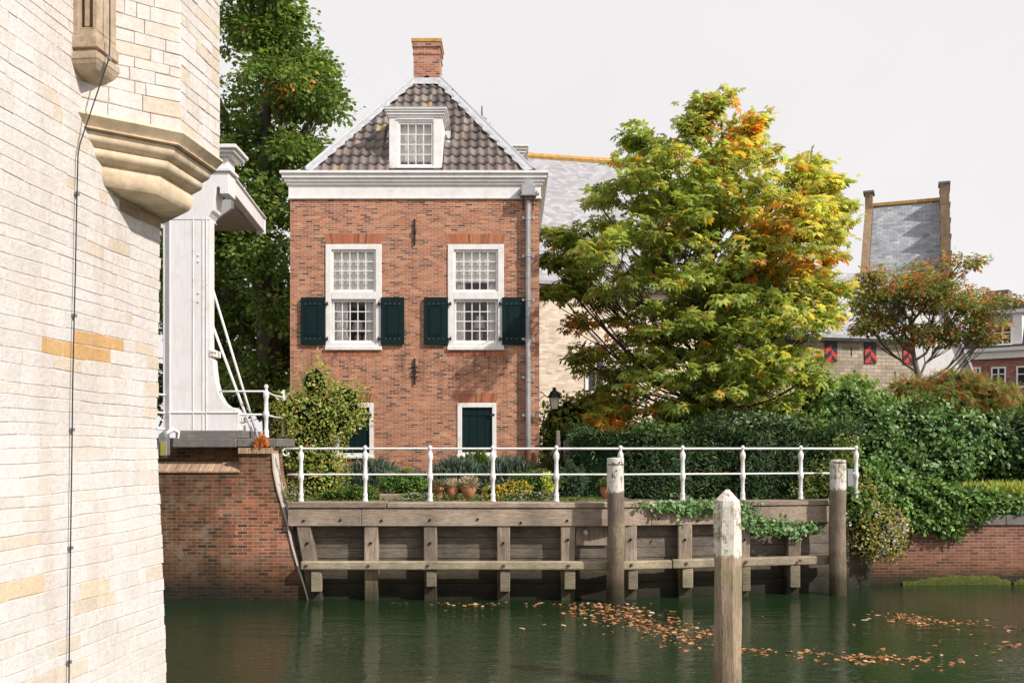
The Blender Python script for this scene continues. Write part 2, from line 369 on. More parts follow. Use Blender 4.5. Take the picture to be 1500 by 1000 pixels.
# ground, road and water
def ground_mat():
    m, nt, b, out = newmat('soil_and_low_grass'); g = N(nt); p = g.pos()
    a = g.noise(p, .6, 6, .7); c = g.noise(p, 14, 6, .75)
    col = g.ramp(c, [(.3,(.03,.025,.018)),(.5,(.065,.055,.035)),(.65,(.05,.07,.022)),(.8,(.10,.10,.05))])
    col = g.mix(.6, col, g.ramp(a, [(.35,.6),(.65,1.25)]), 'MULTIPLY')
    g.l(col, b.inputs['Base Color']); b.inputs['Roughness'].default_value = .95
    g.bump(c, b, .8, .05); return m
M['ground'] = ground_mat()
def water_mat():
    m, nt, b, out = newmat('green_canal_water'); g = N(nt); p = g.pos()
    n1 = g.noise(p, 1.0, 4, .55, stretch=(.75,2.4,1)); n2 = g.noise(p, 5.5, 3, .6, stretch=(.7,1.9,1)); n3 = g.noise(p, .22, 2, .5)
    big = g.ramp(n3, [(.35,.35),(.65,1.)])
    col = g.ramp(n3, [(.3,(.009,.022,.009)),(.7,(.016,.035,.013))])
    g.l(col, b.inputs['Base Color']); b.inputs['Roughness'].default_value = .04; b.inputs['IOR'].default_value = 1.33
    h = g.math('ADD', g.math('MULTIPLY', n1, .75), g.math('MULTIPLY', g.math('MULTIPLY', n2, big), .42))
    n4 = g.noise(p, 17, 2, .5, stretch=(.7,1.6,1)); h = g.math('ADD', h, g.math('MULTIPLY', g.math('MULTIPLY', n4, big), .10))
    g.bump(h, b, .45, .06); return m
M['water'] = water_mat()

# ------------------------------------------------------------------ world, sun, camera
SUN = Vector((1.0, -.66, .95)).normalized()
EL = math.asin(SUN.z); AZ = math.atan2(SUN.x, SUN.y)
w = bpy.data.worlds.new('World'); SC.world = w; w.use_nodes = True
nt = w.node_tree; nt.nodes.clear(); g = N(nt)
sky = g.n('TexSky'); sky.sky_type = 'NISHITA'; sky.sun_disc = False; sky.sun_elevation = EL; sky.sun_rotation = AZ; sky.air_density = 1.0; sky.dust_density = 2.0
b1 = g.n('Background'); b1.inputs[1].default_value = .10; g.l(sky.outputs[0], b1.inputs[0])
tc = g.n('TexCoord'); sp = g.n('SeparateXYZ'); g.l(tc.outputs['Generated'], sp.inputs[0])
cl = g.noise(tc.outputs['Generated'], 2.5, 4, .55)
hz = g.mix(g.ramp(cl, [(.3,0.),(.7,1.)]), (.90,.865,.875), (.96,.93,.935))
b2 = g.n('Background'); b2.inputs[1].default_value = 1.0; g.l(hz, b2.inputs[0])
fac = g.ramp(sp.outputs[2], [(0.,.97),(.5,.95),(.8,.75),(1.,.6)])
mx = g.n('MixShader'); g.l(fac, mx.inputs[0]); g.l(b1.outputs[0], mx.inputs[1]); g.l(b2.outputs[0], mx.inputs[2])
wo = g.n('OutputWorld'); g.l(mx.outputs[0], wo.inputs[0])
sl = bpy.data.lights.new('sun', 'SUN'); sl.energy = 5.0; sl.angle = math.radians(1.0); sl.color = (1, .95, .885)
so = bpy.data.objects.new('sun', sl); COL.objects.link(so); so.location = (20, -12, 30)
so.rotation_euler = (-SUN).to_track_quat('-Z', 'Y').to_euler()
cam = bpy.data.cameras.new('camera'); cam.sensor_width = 36; cam.lens = 35; cam.shift_y = (HY - 500) / 1500; cam.clip_end = 3000; cam.clip_start = .1
co = bpy.data.objects.new('camera', cam); COL.objects.link(co); co.location = (0, 0, EYE); co.rotation_euler = (math.radians(90), 0, 0)
SC.camera = co
SC.view_settings.view_transform = 'Standard'; SC.view_settings.look = 'None'; SC.view_settings.exposure = 0
SC.cycles.max_bounces = 8; SC.cycles.transparent_max_bounces = 16; SC.cycles.use_denoising = True

# ------------------------------------------------------------------ the setting
QE = [(-300,20.3),(-7.5,20.3),(3.0,20.25),(6.7,21.1),(7.7,22.3),(300,23.2)]
b = MB(); b.poly([(x,y,1.86) for x,y in QE] + [(900,60,1.86),(900,1500,1.86),(-900,1500,1.86),(-900,60,1.86)])
tag(b.build('ground', M['ground']), kind='structure')
b = MB(); b.poly([(-300,-80,0),(300,-80,0),(300,23.6,0),(7.5,22.7,0),(6.5,21.5,0),(3,20.6,0),(-300,20.6,0)])
tag(b.build('water', M['water']), kind='structure')
b = MB(); b.quad((-13,21.0,3.2),(-6.0,21.0,3.2),(-6.6,60,3.2),(-13,60,3.2)); b.box(-13,-6.25,21.0,60,1.5,3.19)
tag(b.build('road', M['paving']), kind='structure')
b = MB(); b.box(1.1,2.5,20.3,24.5,1.86,1.90); b.box(2.5,3.0,20.35,21.3,1.86,1.894)
tag(b.build('garden_path', M['paving']), kind='structure')

# ------------------------------------------------------------------ foliage engine
LEAFLET = lambda L, w, droop: ([(0,0,0),(L*.6,-w,.012),(L,0,-droop),(L*.6,w,.012)], [(0,1,2,3)])
def tmpl_palmate(n=6):
    vs = []; fs = []
    for i in range(n):
        t = (i - (n-1)/2) * math.radians(46); L = 1.0 - .22*abs(i-(n-1)/2)/(n/2)
        v, f = LEAFLET(L, .21*L, .22)
        k = len(vs)
        for (x, y, z) in v: vs.append((x*math.cos(t)-y*math.sin(t)+.02, x*math.sin(t)+y*math.cos(t), z))
        fs += [tuple(a+k for a in q) for q in f]
    return np.array(vs)*.55, fs
def tmpl_simple(w=.33, droop=.15):
    v = [(0,0,0),(.5,-w,.06),(1,0,-droop),(.5,w,.06)]
    return np.array(v), [(0,1,2),(0,2,3)]
def tmpl_lobed():
    v = [(0,0,0),(.25,-.42,.03),(.5,-.25,0),(.75,-.38,-.03),(1,0,-.14),(.75,.38,-.03),(.5,.25,0),(.25,.42,.03)]
    return np.array(v), [(0,1,2,6,7),(2,3,4,5,6)]
def tmpl_pinnate(n=4):
    vs = []; fs = []
    for i in range(n):
        for s in (-1, 1):
            x = .15 + .8*i/n; k = len(vs)
            vs += [(x,0,-.1*x),(x+.12,s*.2-.03*s,-.1*x),(x+.17,s*.42,-.1*x-.08),(x+.03,s*.24,-.1*x)]
            fs.append((k,k+1,k+2,k+3) if s > 0 else (k,k+3,k+2,k+1))
    return np.array(vs), fs
T_PALM = tmpl_palmate(); T_SIMPLE = tmpl_simple(); T_LOBE = tmpl_lobed(); T_NARROW = tmpl_simple(.10, .1); T_PIN = tmpl_pinnate(); T_ROUND = tmpl_simple(.48, .05)
def unit(v): return v / np.maximum(np.linalg.norm(v, axis=1), 1e-9)[:, None]
def frames(head, nrm):
    x = unit(head); z = nrm - (nrm*x).sum(1)[:, None]*x; z = unit(z + 1e-6); y = np.cross(z, x)
    return np.stack([x, y, z], 2)       # columns
def LEAF_GAIN(c):
    kb = np.where(c[:, 1] > .7*c[:, 0], 1.9+1.2*np.clip((c[:, 1]-.09)/.10, 0, 1), 1.9)
    return c*np.stack([np.full(len(c), 2.1), np.full(len(c), 2.05), kb], 1)
def leaves(name, mat, parent, tm, pos, head, nrm, size, col, loc=None):
    tv, tf = tm; n = len(pos); k = len(tv)
    R = frames(head, nrm)
    size = size*RNG.uniform(.7,1.25,n)
    V = np.einsum('nij,kj->nki', R, tv) * size[:, None, None] + pos[:, None, :]
    o0 = np.array(ORIG[parent.name] if parent is not None else (loc or (0,0,0)))
    V = (V - o0).reshape(-1, 3)
    lens = np.array([len(f) for f in tf]); flat = np.concatenate([np.array(f) for f in tf])
    li = (flat[None, :] + (np.arange(n)*k)[:, None]).ravel()
    lt = np.tile(lens, n); ls = np.concatenate([[0], np.cumsum(lt)[:-1]])
    me = bpy.data.meshes.new(name); me.vertices.add(n*k); me.vertices.foreach_set('co', V.astype(np.float32).ravel())
    me.loops.add(len(li)); me.loops.foreach_set('vertex_index', li.astype(np.int32))
    me.polygons.add(len(lt)); me.polygons.foreach_set('loop_start', ls.astype(np.int32)); me.polygons.foreach_set('loop_total', lt.astype(np.int32))
    me.update(calc_edges=True)
    a = me.attributes.new('col', 'FLOAT_COLOR', 'POINT')
    c = np.ones((n*k, 4), dtype=np.float32); c[:, :3] = np.repeat(np.clip(LEAF_GAIN(col), .002, .85), k, axis=0); a.data.foreach_set('color', c.ravel())
    me.materials.append(mat)
    return link_mesh(name, me, parent, loc)
def rnd_dir(n): return unit(RNG.normal(size=(n, 3)))
def pal(n, cols, wts, var=.25):
    cols = np.array(cols); i = RNG.choice(len(cols), n, p=np.array(wts)/sum(wts))
    return cols[i] * (1 + RNG.normal(size=(n, 1))*var*.6) * (1 + RNG.normal(size=(n, 3))*.06)

def qcurve(a, b, c, n=7):
    a, b, c = Vector(a), Vector(b), Vector(c)
    return [(1-t)**2*a + 2*t*(1-t)*b + t*t*c for t in [i/(n-1) for i in range(n)]]
def tree(name, label, cat, base, trunk_pts, trunk_r, lobes, Yc, depth, n_clu, per, crad, tm, size, colfun, bark, leafm, group=None, flat=.5, up=.75, limb_r=.05):
    """lobes (px, py, rx, ry[, dy]) around the plane Yc; clusters of leaves grow at the ends of real branches"""
    root = thing(name, label, cat, base, group)
    tr = MB(); tr.tube(trunk_pts, trunk_r, 9)
    top = Vector(trunk_pts[-1]); bot = Vector(trunk_pts[0])
    def on_trunk(z):
        for a, b_ in zip(trunk_pts[:-1], trunk_pts[1:]):
            a = Vector(a); b_ = Vector(b_)
            if a.z <= z <= b_.z: return a.lerp(b_, (z-a.z)/max(b_.z-a.z, 1e-6))
        return top.copy() if z > top.z else Vector(trunk_pts[1])
    area = np.array([l[2]*l[3] for l in lobes]); area = area/area.sum()
    limbs = MB(); cen = []
    for li, l in enumerate(lobes):
        dy = l[4] if len(l) > 4 else U(-.5, .5)*depth
        C = Vector(P(l[0], l[1], Yc)) + Vector((0, dy, 0))
        rx = l[2]/F*Yc; rz = l[3]/F*Yc; ry = max(.6*rx, depth*.45) if l[2] > 60 else rx
        hd = (C - on_trunk(C.z)).xy.length
        A = on_trunk(max(bot.z + .25*(top.z-bot.z), C.z - .75*hd - .5))
        mid = A.lerp(C, .5) + Vector((U(-.35,.35), U(-.35,.35), -.20*hd))
        crv = qcurve(A, mid, C)
        for q in crv[1:-1]: q += Vector((U(-.07,.07), U(-.07,.07), U(-.06,.06)))
        limbs.tube(crv, [limb_r*(1-.8*i/6) + .006 for i in range(7)], 6, False)
        m = max(5, int(n_clu*area[li]))
        for _ in range(m):
            d = rnd_dir(1)[0]; r = random.random()**.42
            c = C + Vector((d[0]*rx*r, d[1]*ry*r, d[2]*rz*r))
            cen.append((c, C))
            if random.random() < .75:
                q = crv[random.randint(2, 6)]
                md = q.lerp(c, .5) + Vector((0, 0, -.1*(c-q).length))
                limbs.tube(qcurve(q, md, c, 5), [.018,.014,.011,.008,.004], 4, False)
    tr.build('trunk', bark, root, smooth=True); limbs.build('limbs', bark, root, smooth=True)
    n = len(cen)*per
    cc = np.array([c for c, _ in cen]); oc = np.array([c for _, c in cen])
    cl = np.repeat(cc, per, axis=0); out = unit(np.repeat(cc-oc, per, axis=0) + 1e-3)
    d = rnd_dir(n); rad = RNG.random(n)**.5 * crad * RNG.uniform(.6, 1.25, n)
    pos = cl + d*rad[:, None]*np.array([1, 1, flat])
    head = d*np.array([1,1,.5]) + out*.5 + np.array([0,0,-.28]) + RNG.normal(size=(n,3))*.25
    nrm = np.array([0,0,up]) + rnd_dir(n)*.55 + d*.25
    sz = size*RNG.uniform(.6, 1.25, n)
    cr = np.repeat(RNG.normal(size=len(cen)), per)
    col = colfun(pos, cr, n)
    leaves('crown', leafm, root, tm, pos, head, nrm, sz, col)
    return root

def core_mesh(ells, k=.78):
    b = MB()
    for (cx, cy, cz, rx, ry, rz) in ells:
        nu, nv = 14, 9; vs = []; ph = U(0, 9)
        for j in range(nv):
            th = math.pi*j/(nv-1)
            for i in range(nu):
                a = 2*math.pi*i/nu
                q = k*(1 + .13*math.sin(3*a+ph+2*th) + .1*math.sin(5*a-ph+4*th))
                vs.append((cx+rx*q*math.sin(th)*math.cos(a), cy+ry*q*math.sin(th)*math.sin(a), cz+rz*q*math.cos(th)))
        fs = [(j*nu+i, (j+1)*nu+i, (j+1)*nu+(i+1)%nu, j*nu+(i+1)%nu) for j in range(nv-1) for i in range(nu)]
        b.add(vs, fs)
    return b
def shrub(name, label, cat, ells, n, tm, size, cols, wts, leafm='leaf', core=.72, base=None, shell=(.72,1.08), up=.5, group=None, lump=.16, headup=0., stems=0, zmin=None, extra=None, var=.25):
    e0 = ells[0]; base = base or (e0[0], e0[1], e0[2]-e0[5])
    root = thing(name, label, cat, base, group)
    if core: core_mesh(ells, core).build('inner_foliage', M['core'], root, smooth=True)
    if stems:
        s = MB()
        for _ in range(stems):
            e = random.choice(ells)
            tip = Vector((e[0]+U(-.7,.7)*e[3], e[1]+U(-.7,.7)*e[4], e[2]+U(.2,.9)*e[5])); bs = Vector(base) + Vector((U(-.1,.1), U(-.1,.1), 0))
            s.tube(qcurve(bs, bs.lerp(tip,.5)+Vector((0,0,.1)), tip, 5), [.016,.013,.011,.008,.004], 5, False)
        s.build('stem', M['twig'], root, smooth=True)
    ar = np.array([e[3]*e[5]+e[4]*e[5]+e[3]*e[4] for e in ells]); idx = RNG.choice(len(ells), n, p=ar/ar.sum())
    E = np.array(ells)[idx]
    d = rnd_dir(n); d[:, 1] -= .25*np.abs(d[:, 1]); d = unit(d)
    ph = RNG.uniform(0, 6, (len(ells), 3))[idx]
    l = 1 + lump*(np.sin(4.3*d[:, 0]*1.7+ph[:, 0]) * np.sin(4.1*d[:, 2]*1.9+ph[:, 1]) + .7*np.sin(9*d[:, 0]+7*d[:, 2]+ph[:, 2]))
    r = l*RNG.uniform(*shell, n)
    pos = E[:, :3] + d*r[:, None]*E[:, 3:]
    if zmin is not None: pos[:, 2] = np.maximum(pos[:, 2], zmin + RNG.uniform(0, .06, n))
    out = unit(d/E[:, 3:])
    head = out*.6 + rnd_dir(n)*.8 + np.array([0,0,headup])
    nrm = out*.8 + np.array([0,0,up]) + rnd_dir(n)*.5
    col = pal(n, cols, wts, var)
    # leaf colour gets darker deeper inside the plant
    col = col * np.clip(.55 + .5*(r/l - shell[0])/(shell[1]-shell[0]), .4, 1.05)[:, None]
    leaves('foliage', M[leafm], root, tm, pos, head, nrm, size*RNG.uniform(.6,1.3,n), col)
    if extra: extra(root)
    return root

# ------------------------------------------------------------------ stone tower, left foreground
DV = Vector((.1025,.9947,0)); NV = Vector((.9947,-.1025,0))
def wall_pt(Y): return Vector((-4.095+.103*Y, Y, 0))
def off(z):
    pts = [(-1,.2),(0,.15),(.87,.092),(2.2,.045),(3.1,0),(5.1,.035),(9,.04)]
    for (a,u),(c,v) in zip(pts[:-1], pts[1:]):
        if a <= z <= c: return u+(v-u)*(z-a)/(c-a)
    return 0
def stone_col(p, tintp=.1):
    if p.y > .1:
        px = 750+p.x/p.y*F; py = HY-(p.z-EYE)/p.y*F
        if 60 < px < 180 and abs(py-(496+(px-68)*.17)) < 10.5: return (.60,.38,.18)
        if 168 < px < 242 and py > 281+(px-170)*.5 and py < 312+(px-170)*.42: return random.choice([(.36,.26,.17),(.42,.31,.2),(.5,.4,.28)])  # stones under the corbel coloured brown, painting in its shade
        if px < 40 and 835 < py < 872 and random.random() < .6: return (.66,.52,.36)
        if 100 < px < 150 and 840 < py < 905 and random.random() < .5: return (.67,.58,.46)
    r = random.random(); k = U(.955,1.035)
    if r < tintp: c = (.635,.555,.465)
    elif r < tintp*2.6: c = (.65,.60,.555)
    else: c = (.665,.63,.612)
    return tuple(v*k for v in c)
def block_wall(b, o, d, n, L, z0, z1, h, lw, offf, gap=.0022, rag=0., proud=.0035, tintp=.1, ragl=0.):
    z = z0
    while z < z1 - .02:
        hh = h*U(.72,1.25); zt = min(z+hh, z1); s = -U(0, lw) if ragl == 0 else 0.
        end = L + (U(-rag, rag) if rag else 0)
        while s < end - .02:
            ln = lw*U(.4,1.6); e = s+ln
            if e > end - lw*.35: e = end
            a0 = max(s, 0.) + gap; a1 = e - (gap if e < end else 0)
            if a1 - a0 > .02:
                q = []; pr = U(0, proud); ch = .004
                zz0, zz1 = z+gap+U(-.003,.003), zt-gap+U(-.003,.003)
                for dep, ins in ((-.04,0),(pr-ch,0),(pr,ch)):
                    for sa, sz in ((a0+ins, zz0+ins),(a1-ins, zz0+ins),(a1-ins, zz1-ins),(a0+ins, zz1-ins)):
                        j = U(-.005,.005) if ins else 0
                        q.append(o + d*(sa+j) + n*(offf(sz)+dep) + Vector((0,0,sz+j+.006*math.sin(sa*2.3+sz*5)+.004*math.sin(sa*7+sz*9))))
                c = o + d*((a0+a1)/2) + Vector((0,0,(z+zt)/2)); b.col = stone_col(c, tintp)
                b.add(q, [(8,9,10,11),(0,1,5,4),(1,2,6,5),(2,3,7,6),(3,0,4,7),(4,5,9,8),(5,6,10,9),(6,7,11,10),(7,4,8,11)])
            s = e
        z = zt
tower = thing('stone_tower', 'pale limestone gate tower with corbelled corner turret, filling the left edge beside the canal', 'tower', (-3.6,8.0,0))
o = wall_pt(2.6); L = 8.915-2.6; L = L/.9947
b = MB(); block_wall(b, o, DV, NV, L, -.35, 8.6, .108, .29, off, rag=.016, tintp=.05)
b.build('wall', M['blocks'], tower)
b = MB()    # solid body behind the facing: mortar colour, with far face
cz = [-.5,0,.87,2.2,3.1,5.1,8.7]
for za, zb in zip(cz[:-1], cz[1:]):
    A0 = o+NV*(off(za)-.0025); A1 = o+NV*(off(zb)-.0025); E0 = o+DV*(L-.03)+NV*(off(za)-.0025); E1 = o+DV*(L-.03)+NV*(off(zb)-.0025)
    b.quad(A0+Vector((0,0,za)), E0+Vector((0,0,za)), E1+Vector((0,0,zb)), A1+Vector((0,0,zb)))
    Fv = Vector((-6.5,.7,0))
    b.quad(E0+Vector((0,0,za)), E0+Fv+Vector((0,0,za)), E1+Fv+Vector((0,0,zb)), E1+Vector((0,0,zb)))
b.build('wall_core', M['mortar'], tower)
b = MB(); block_wall(b, o+DV*(L-.02)-NV*.03, Vector((-.9943,.107,0)), Vector((.107,.9943,0)), 5.5, -.35, 8.6, .135, .34, lambda z: 0., ragl=1); b.build('wall', M['blocks'], tower)
OC = Vector((-3.62,8.56,0))
P0 = Vector((-3.32,7.54,0)); P1 = Vector((-2.681,8.06,0)); P2 = Vector((-2.60,8.855,0))
oct_ = [P0, P1, P2]
for k in range(3, 8):
    a = math.radians(45*(k-1)); v = P1-OC; oct_.append(OC + Vector((v.x*math.cos(a)-v.y*math.sin(a), v.x*math.sin(a)+v.y*math.cos(a), 0)))
b = MB(); zb = 5.555
for i in range(1, 5):
    A = oct_[i-1] if i-1 < len(oct_) else None; B_ = oct_[i]
    d = (B_-A); LL = d.length; d.normalize(); n = Vector((d.y,-d.x,0))
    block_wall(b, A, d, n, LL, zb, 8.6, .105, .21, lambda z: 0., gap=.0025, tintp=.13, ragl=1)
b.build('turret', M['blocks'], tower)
b = MB(); b.prism([(p.x*.992+OC.x*.008, p.y*.992+OC.y*.008, zb) for p in oct_], (0,0,3.1)); b.build('turret_core', M['mortar'], tower)
prof = [(5.565,1.0),(5.553,1.025),(5.535,1.03),(5.50,1.0),(5.462,.968),(5.458,.98),(5.452,.98)]
for zc_, rr_, hh_ in ((5.405,.945,.05),(5.30,.88,.045),(5.155,.80,.085)):   # four rounded courses, each set back under the last
    prof += [(zc_+hh_*math.cos(t), rr_ - .045 + .045*math.sin(t)**.8 - .03*(1-math.cos(t))*.5) for t in [math.radians(k) for k in (20,50,80,105,130,155)]]
prof += [(5.065,.66),(5.05,.58)]
b = MB(); m = len(prof); vs = []
for z, s in prof:
    for p in oct_:
        q = OC + (p-OC)*s; vs.append((q.x, q.y, z))
b.add(vs, [(i*8+(k+1)%8, i*8+k, (i+1)*8+k, (i+1)*8+(k+1)%8) for i in range(m-1) for k in range(8)]+[tuple(range((m-1)*8, m*8))])
co_ = b.build('corbel', M['corbel'], tower, smooth=True); co_.data.set_sharp_from_angle(angle=math.radians(36))
# statue console with panelled shaft
Fp = Vector((-3.094,7.42,0)); Wd = .26
def cbox(bm, w0, w1, d0, d1, z0, z1):  # w back into the wall from the right side, d along the wall
    pts = [Fp - NV*w0 + DV*d0, Fp - NV*w1 + DV*d0, Fp - NV*w1 + DV*d1, Fp - NV*w0 + DV*d1]
    bm.prism([(p.x,p.y,z0) for p in pts], (0,0,z1-z0))
b = MB()
cbox(b, 0, Wd, 0, .5, 5.985, 6.075); cbox(b, .015, Wd, .015, .5, 6.075, 6.12)
cbox(b, .015, .05, .03, .5, 6.12, 8.5); cbox(b, .155, Wd, .02, .5, 6.12, 8.5); cbox(b, .05, .155, .09, .5, 6.12, 8.5)
cbox(b, .05, .155, .04, .1, 6.12, 6.15); cbox(b, .085, .125, .05, .1, 6.16, 8.5)
cbox(b, .03, Wd, .03, .5, 5.955, 5.985); cbox(b, -.004, Wd, -.004, .5, 5.90, 5.955)
b.build('console', M['console'], tower, bevel=.004)
b = MB(); vs = []
ring = [(0.,0.,5.90),(.012,.01,5.87),(.03,.04,5.84),(.06,.10,5.81),(.10,.17,5.785),(.14,.24,5.765)]
for w0, d0, z in ring:
    for (ww, dd) in ((w0, d0), (Wd, d0), (Wd, .5), (w0, .5)):
        q = Fp - NV*ww + DV*dd; vs.append((q.x, q.y, z))
b.add(vs, [(i*4+(k+1)%4, i*4+k, (i+1)*4+k, (i+1)*4+(k+1)%4) for i in range(5) for k in range(4)]+[(20,21,22,23)])
b.build('console_foot', M['console'], tower, smooth=False)
# lightning conductor: hangs off the console, then runs down the wall
def on_wall(px, py, out=.03):
    k = (px-750)/F; Y = (4.095-out)/(.103-k) if True else 0
    Y = 4.095/(.103-k); p = wall_pt(Y); z = Z(py, Y); p = p + NV*(off(z)+out); p.z = z
    for _ in range(3):
        Y = p.y; z = Z(py, Y); q = wall_pt(Y)+NV*(off(z)+out)
        # re-aim so that the point keeps its bearing
        dY = (k*q.y - q.x)/(.103-k); Y = q.y + dY; q = wall_pt(Y)+NV*(off(Z(py,Y))+out); p = Vector((q.x,q.y,Z(py,q.y)))
    return p
cable = MB()
cp = [Vector((Fp.x+.03, Fp.y+.15, 8.4)), Vector(P(161,-60,7.5)), Vector(P(161,60,7.5)), Vector(P(160,85,7.5)), on_wall(118,210)] + [on_wall(x,y) for x,y in ((115,226),(113,300),(111,400),(109,470),(107,560),(106,640),(105,720),(104,810),(103,900),(102.5,960),(102,1030))]
cable.tube(cp, .0048, 6); cab = cable.build('conductor_cable', M['iron'], tower, smooth=True)
for x, y in ((160,86),(113.5,284),(109.5,462),(106,629),(104,802),(102.5,969)):
    p = on_wall(x,y,.02) if y > 100 else Vector(P(160,86,7.5))
    MB().obox(p, NV*.012, DV*.018, Vector((0,0,.012))).build('clip', M['steel'], cab)

# ------------------------------------------------------------------ bridge abutment
AY = 19.6
ab = thing('bridge_abutment', 'old brown brick abutment with bluestone slab carrying the white drawbridge portal', 'abutment', (-6,AY,0))
xl = -13.0
b = MB()
def ax(px): return X(px, AY)
def az(py): return Z(py, AY)
# right flaring pier: front profile follows a curve down to the water
prof = [(398,664),(400,690),(405,715),(411,735),(418,760),(427,800),(437,835),(446,862),(452,885),(455,905)]
right = [(ax(px), az(py)) for px, py in prof]
xm = ax(350)
pts = [(xl, az(691)), (xm, az(691)), (xm, az(664))] + right + [(xl, az(905))]
b.prism([(x, AY, z) for x, z in pts], (0, .9, 0))
b.box(xl, xm-.003, AY+.28, AY+.9, az(691)-.02, az(655)-.004)
b.build('brick_wall', M['abut_brick'], ab)
b = MB(); b.prism([(xl,AY-.03,az(692)),(xl,AY-.03,az(689.5)),(xl,AY+.29,az(676)),(xl,AY+.29,az(692))], (xm-xl+.02,0,0)); b.build('sloping_ledge', M['ledge_brick'], ab)
b = MB(); b.box(xm, ax(399), AY-.06, AY+.5, az(664), az(655.5)); b.build('brick_coping', M['ledge_brick'], ab)
b = MB()    # pale mortar edge along the flaring side
for (x0,z0),(x1,z1) in zip(right[:-1], right[1:]):
    b.beam((x0+.02,AY+.2,z0),(x1+.02,AY+.2,z1), .46, .03, up=(1,0,.2))
b.build('edge_render', M['mortar'], ab)
b = MB(); b.box(ax(253), ax(346), AY-.02, AY+1.6, az(655), az(641.5)); b.box(ax(346)+.004, ax(406), AY+.03, AY+1.6, az(654), az(642)); b.build('stone_slab', M['bluestone'], ab, bevel=.012)
b = MB(); b.box(ax(253)+.02, ax(354), AY+.1, AY+1.5, az(641.5), az(630)); b.build('stone_plinth', M['bluestone'], ab, bevel=.01)

# ------------------------------------------------------------------ drawbridge portal
pt = thing('drawbridge_portal', 'white timber drawbridge portal with flared foot, half hidden behind the stone tower', 'drawbridge', (-6.5,20.1,az(630)))
FY = 19.95; zb = Z(632,FY)
def fx(px): return X(px, FY)
def fz(py): return Z(py, FY)
def post(mx=0.):
    q = lambda x: x+mx
    b = MB()
    prof = [(246,632),(350,632),(350,604),(348,600),(343,597),(336,596),(328,590),(321,578),(316,560),(313.5,540),(312.5,528),(309,524),(308,505),(308,322),(246,322)]
    b.prism([(q(fx(x)),FY,fz(y)) for x,y in prof], (0,.28,0))
    return b
pb = post().build('post', M['white_wood'], pt, bevel=.008)
b = MB()
for px, w in ((283,.022),(297,.016),(302.5,.022),(249,.03)): b.box(fx(px)-w/2, fx(px)+w/2, FY-.016, FY, fz(632), fz(318))
b.box(fx(247), fx(350), FY-.022, FY-.002, fz(605), fz(603)); b.box(fx(308)-.01,fx(314),FY-.02,FY+.45,fz(522),fz(512)); b.lathe([(.03,-.02),(.07,0),(.07,.03),(.02,.06)],(fx(312),FY+.03,fz(516)),10)
for y in (632-10,610): b.box(fx(350)+.002, fx(351.5), FY+.02, FY+.48, fz(y+8), fz(y))
b.build('moulding', M['white_iron'], pb, bevel=.006)
b = MB(); b.box(fx(237), fx(246)-.003, FY+.06, FY+.5, fz(632), fz(322)); b.build('side_cheek', M['white_wood'], pb, bevel=.01)
for y in (374,383,429,442):
    MB().obox((fx(291),FY-.012,fz(y)),(.016,0,0),(0,.012,0),(0,0,.016)).build('bolt', M['white_iron'], pb, bevel=.006)
# upper shaft leaning into the bearing block and moulded cap
b = MB()
b.prism([(fx(x),FY-.01,fz(y)) for x,y in ((238,322),(308,322),(305,318),(309,312),(313,308),(315,290),(317,276),(319,273),(322,275),(322,284),(335,284),(335,252),(300,252),(262,290),(238,310))], (0,.5,0))
b.build('bearing_block', M['white_wood'], pt, bevel=.008)
b = MB()
b.box(fx(302),fx(339),FY-.06,FY+.55,fz(252),fz(246)); b.box(fx(306),fx(334),FY-.01,FY+.5,fz(246),fz(230))
b.box(fx(304),fx(342),FY-.08,FY+.6,fz(230),fz(226)); b.box(fx(302),fx(346),FY-.14,FY+.68,fz(226),fz(221)); b.box(fx(300),fx(350),FY-.2,FY+.74,fz(221),fz(215))
b.build('cap', M['white_wood'], pt, bevel=.015)
# second post and crossbeam behind the tower
b = MB(); b.box(-10.6,-9.75,FY,FY+.5,3.2,9.0); b.build('post', M['white_wood'], pt, bevel=.01)
b = MB(); b.box(-9.75,fx(246)-.2,FY+.05,FY+.45,7.6,8.2); b.build('crossbeam', M['white_wood'], pt, bevel=.01)
# balance arms running back from the portal, with boarded ballast box
za, zt = 8.24, 8.55
for xa, xb, r in ((-5.80,-6.10,1), (-9.9,-9.7,0)):
    b = MB(); b.beam((xa,FY+.3,(za+zt)/2),(xb,24.2,(za+zt)/2), .16, zt-za); b.beam((xa,FY+.3,zt+.02),(xb,24.25,zt+.02), .24, .04)
    if r: b.box(xb-.12,xb+.1,24.2,24.27,za-.06,zt+.05)
    b.build('balance_arm', M['white_wood'], pt, bevel=.008)
b = MB(); b.prism([(-6.05,24.19,8.255),(-9.6,24.19,8.255),(-9.6,23.9,8.255),(-7.35,23.9,8.255),(-6.15,21.95,8.255)], (0,0,.22)); b.build('ballast_floor', M['soffit'], pt)
b = MB(); b.beam((-6.15,21.9,8.40),(-7.38,23.9,8.40), .06, .30); b.beam((-7.38,23.87,8.40),(-9.6,23.87,8.40), .06, .30); b.build('ballast_side', M['white_wood'], pt)
b = MB(); b.tube([(-5.86,FY+.4,8.72),(-6.05,23.4,8.60)], .018, 6); b.tube([(-5.86,FY+.6,8.78),(-6.05,22.4,8.58)], .01, 6); b.build('tie_rod', M['white_iron'], pt)
for (x0,y0,x1,y1,Yo) in ((309,415,378,641,.62),(309,470,373,641,.25)):
    b = MB(); b.tube([(X(x0,FY+Yo),FY+Yo,Z(y0,FY+Yo)),(X(x1,FY+Yo),FY+Yo,Z(y1,FY+Yo)-.02)], .027, 8); b.build('brace', M['white_wood'], pt, smooth=True)
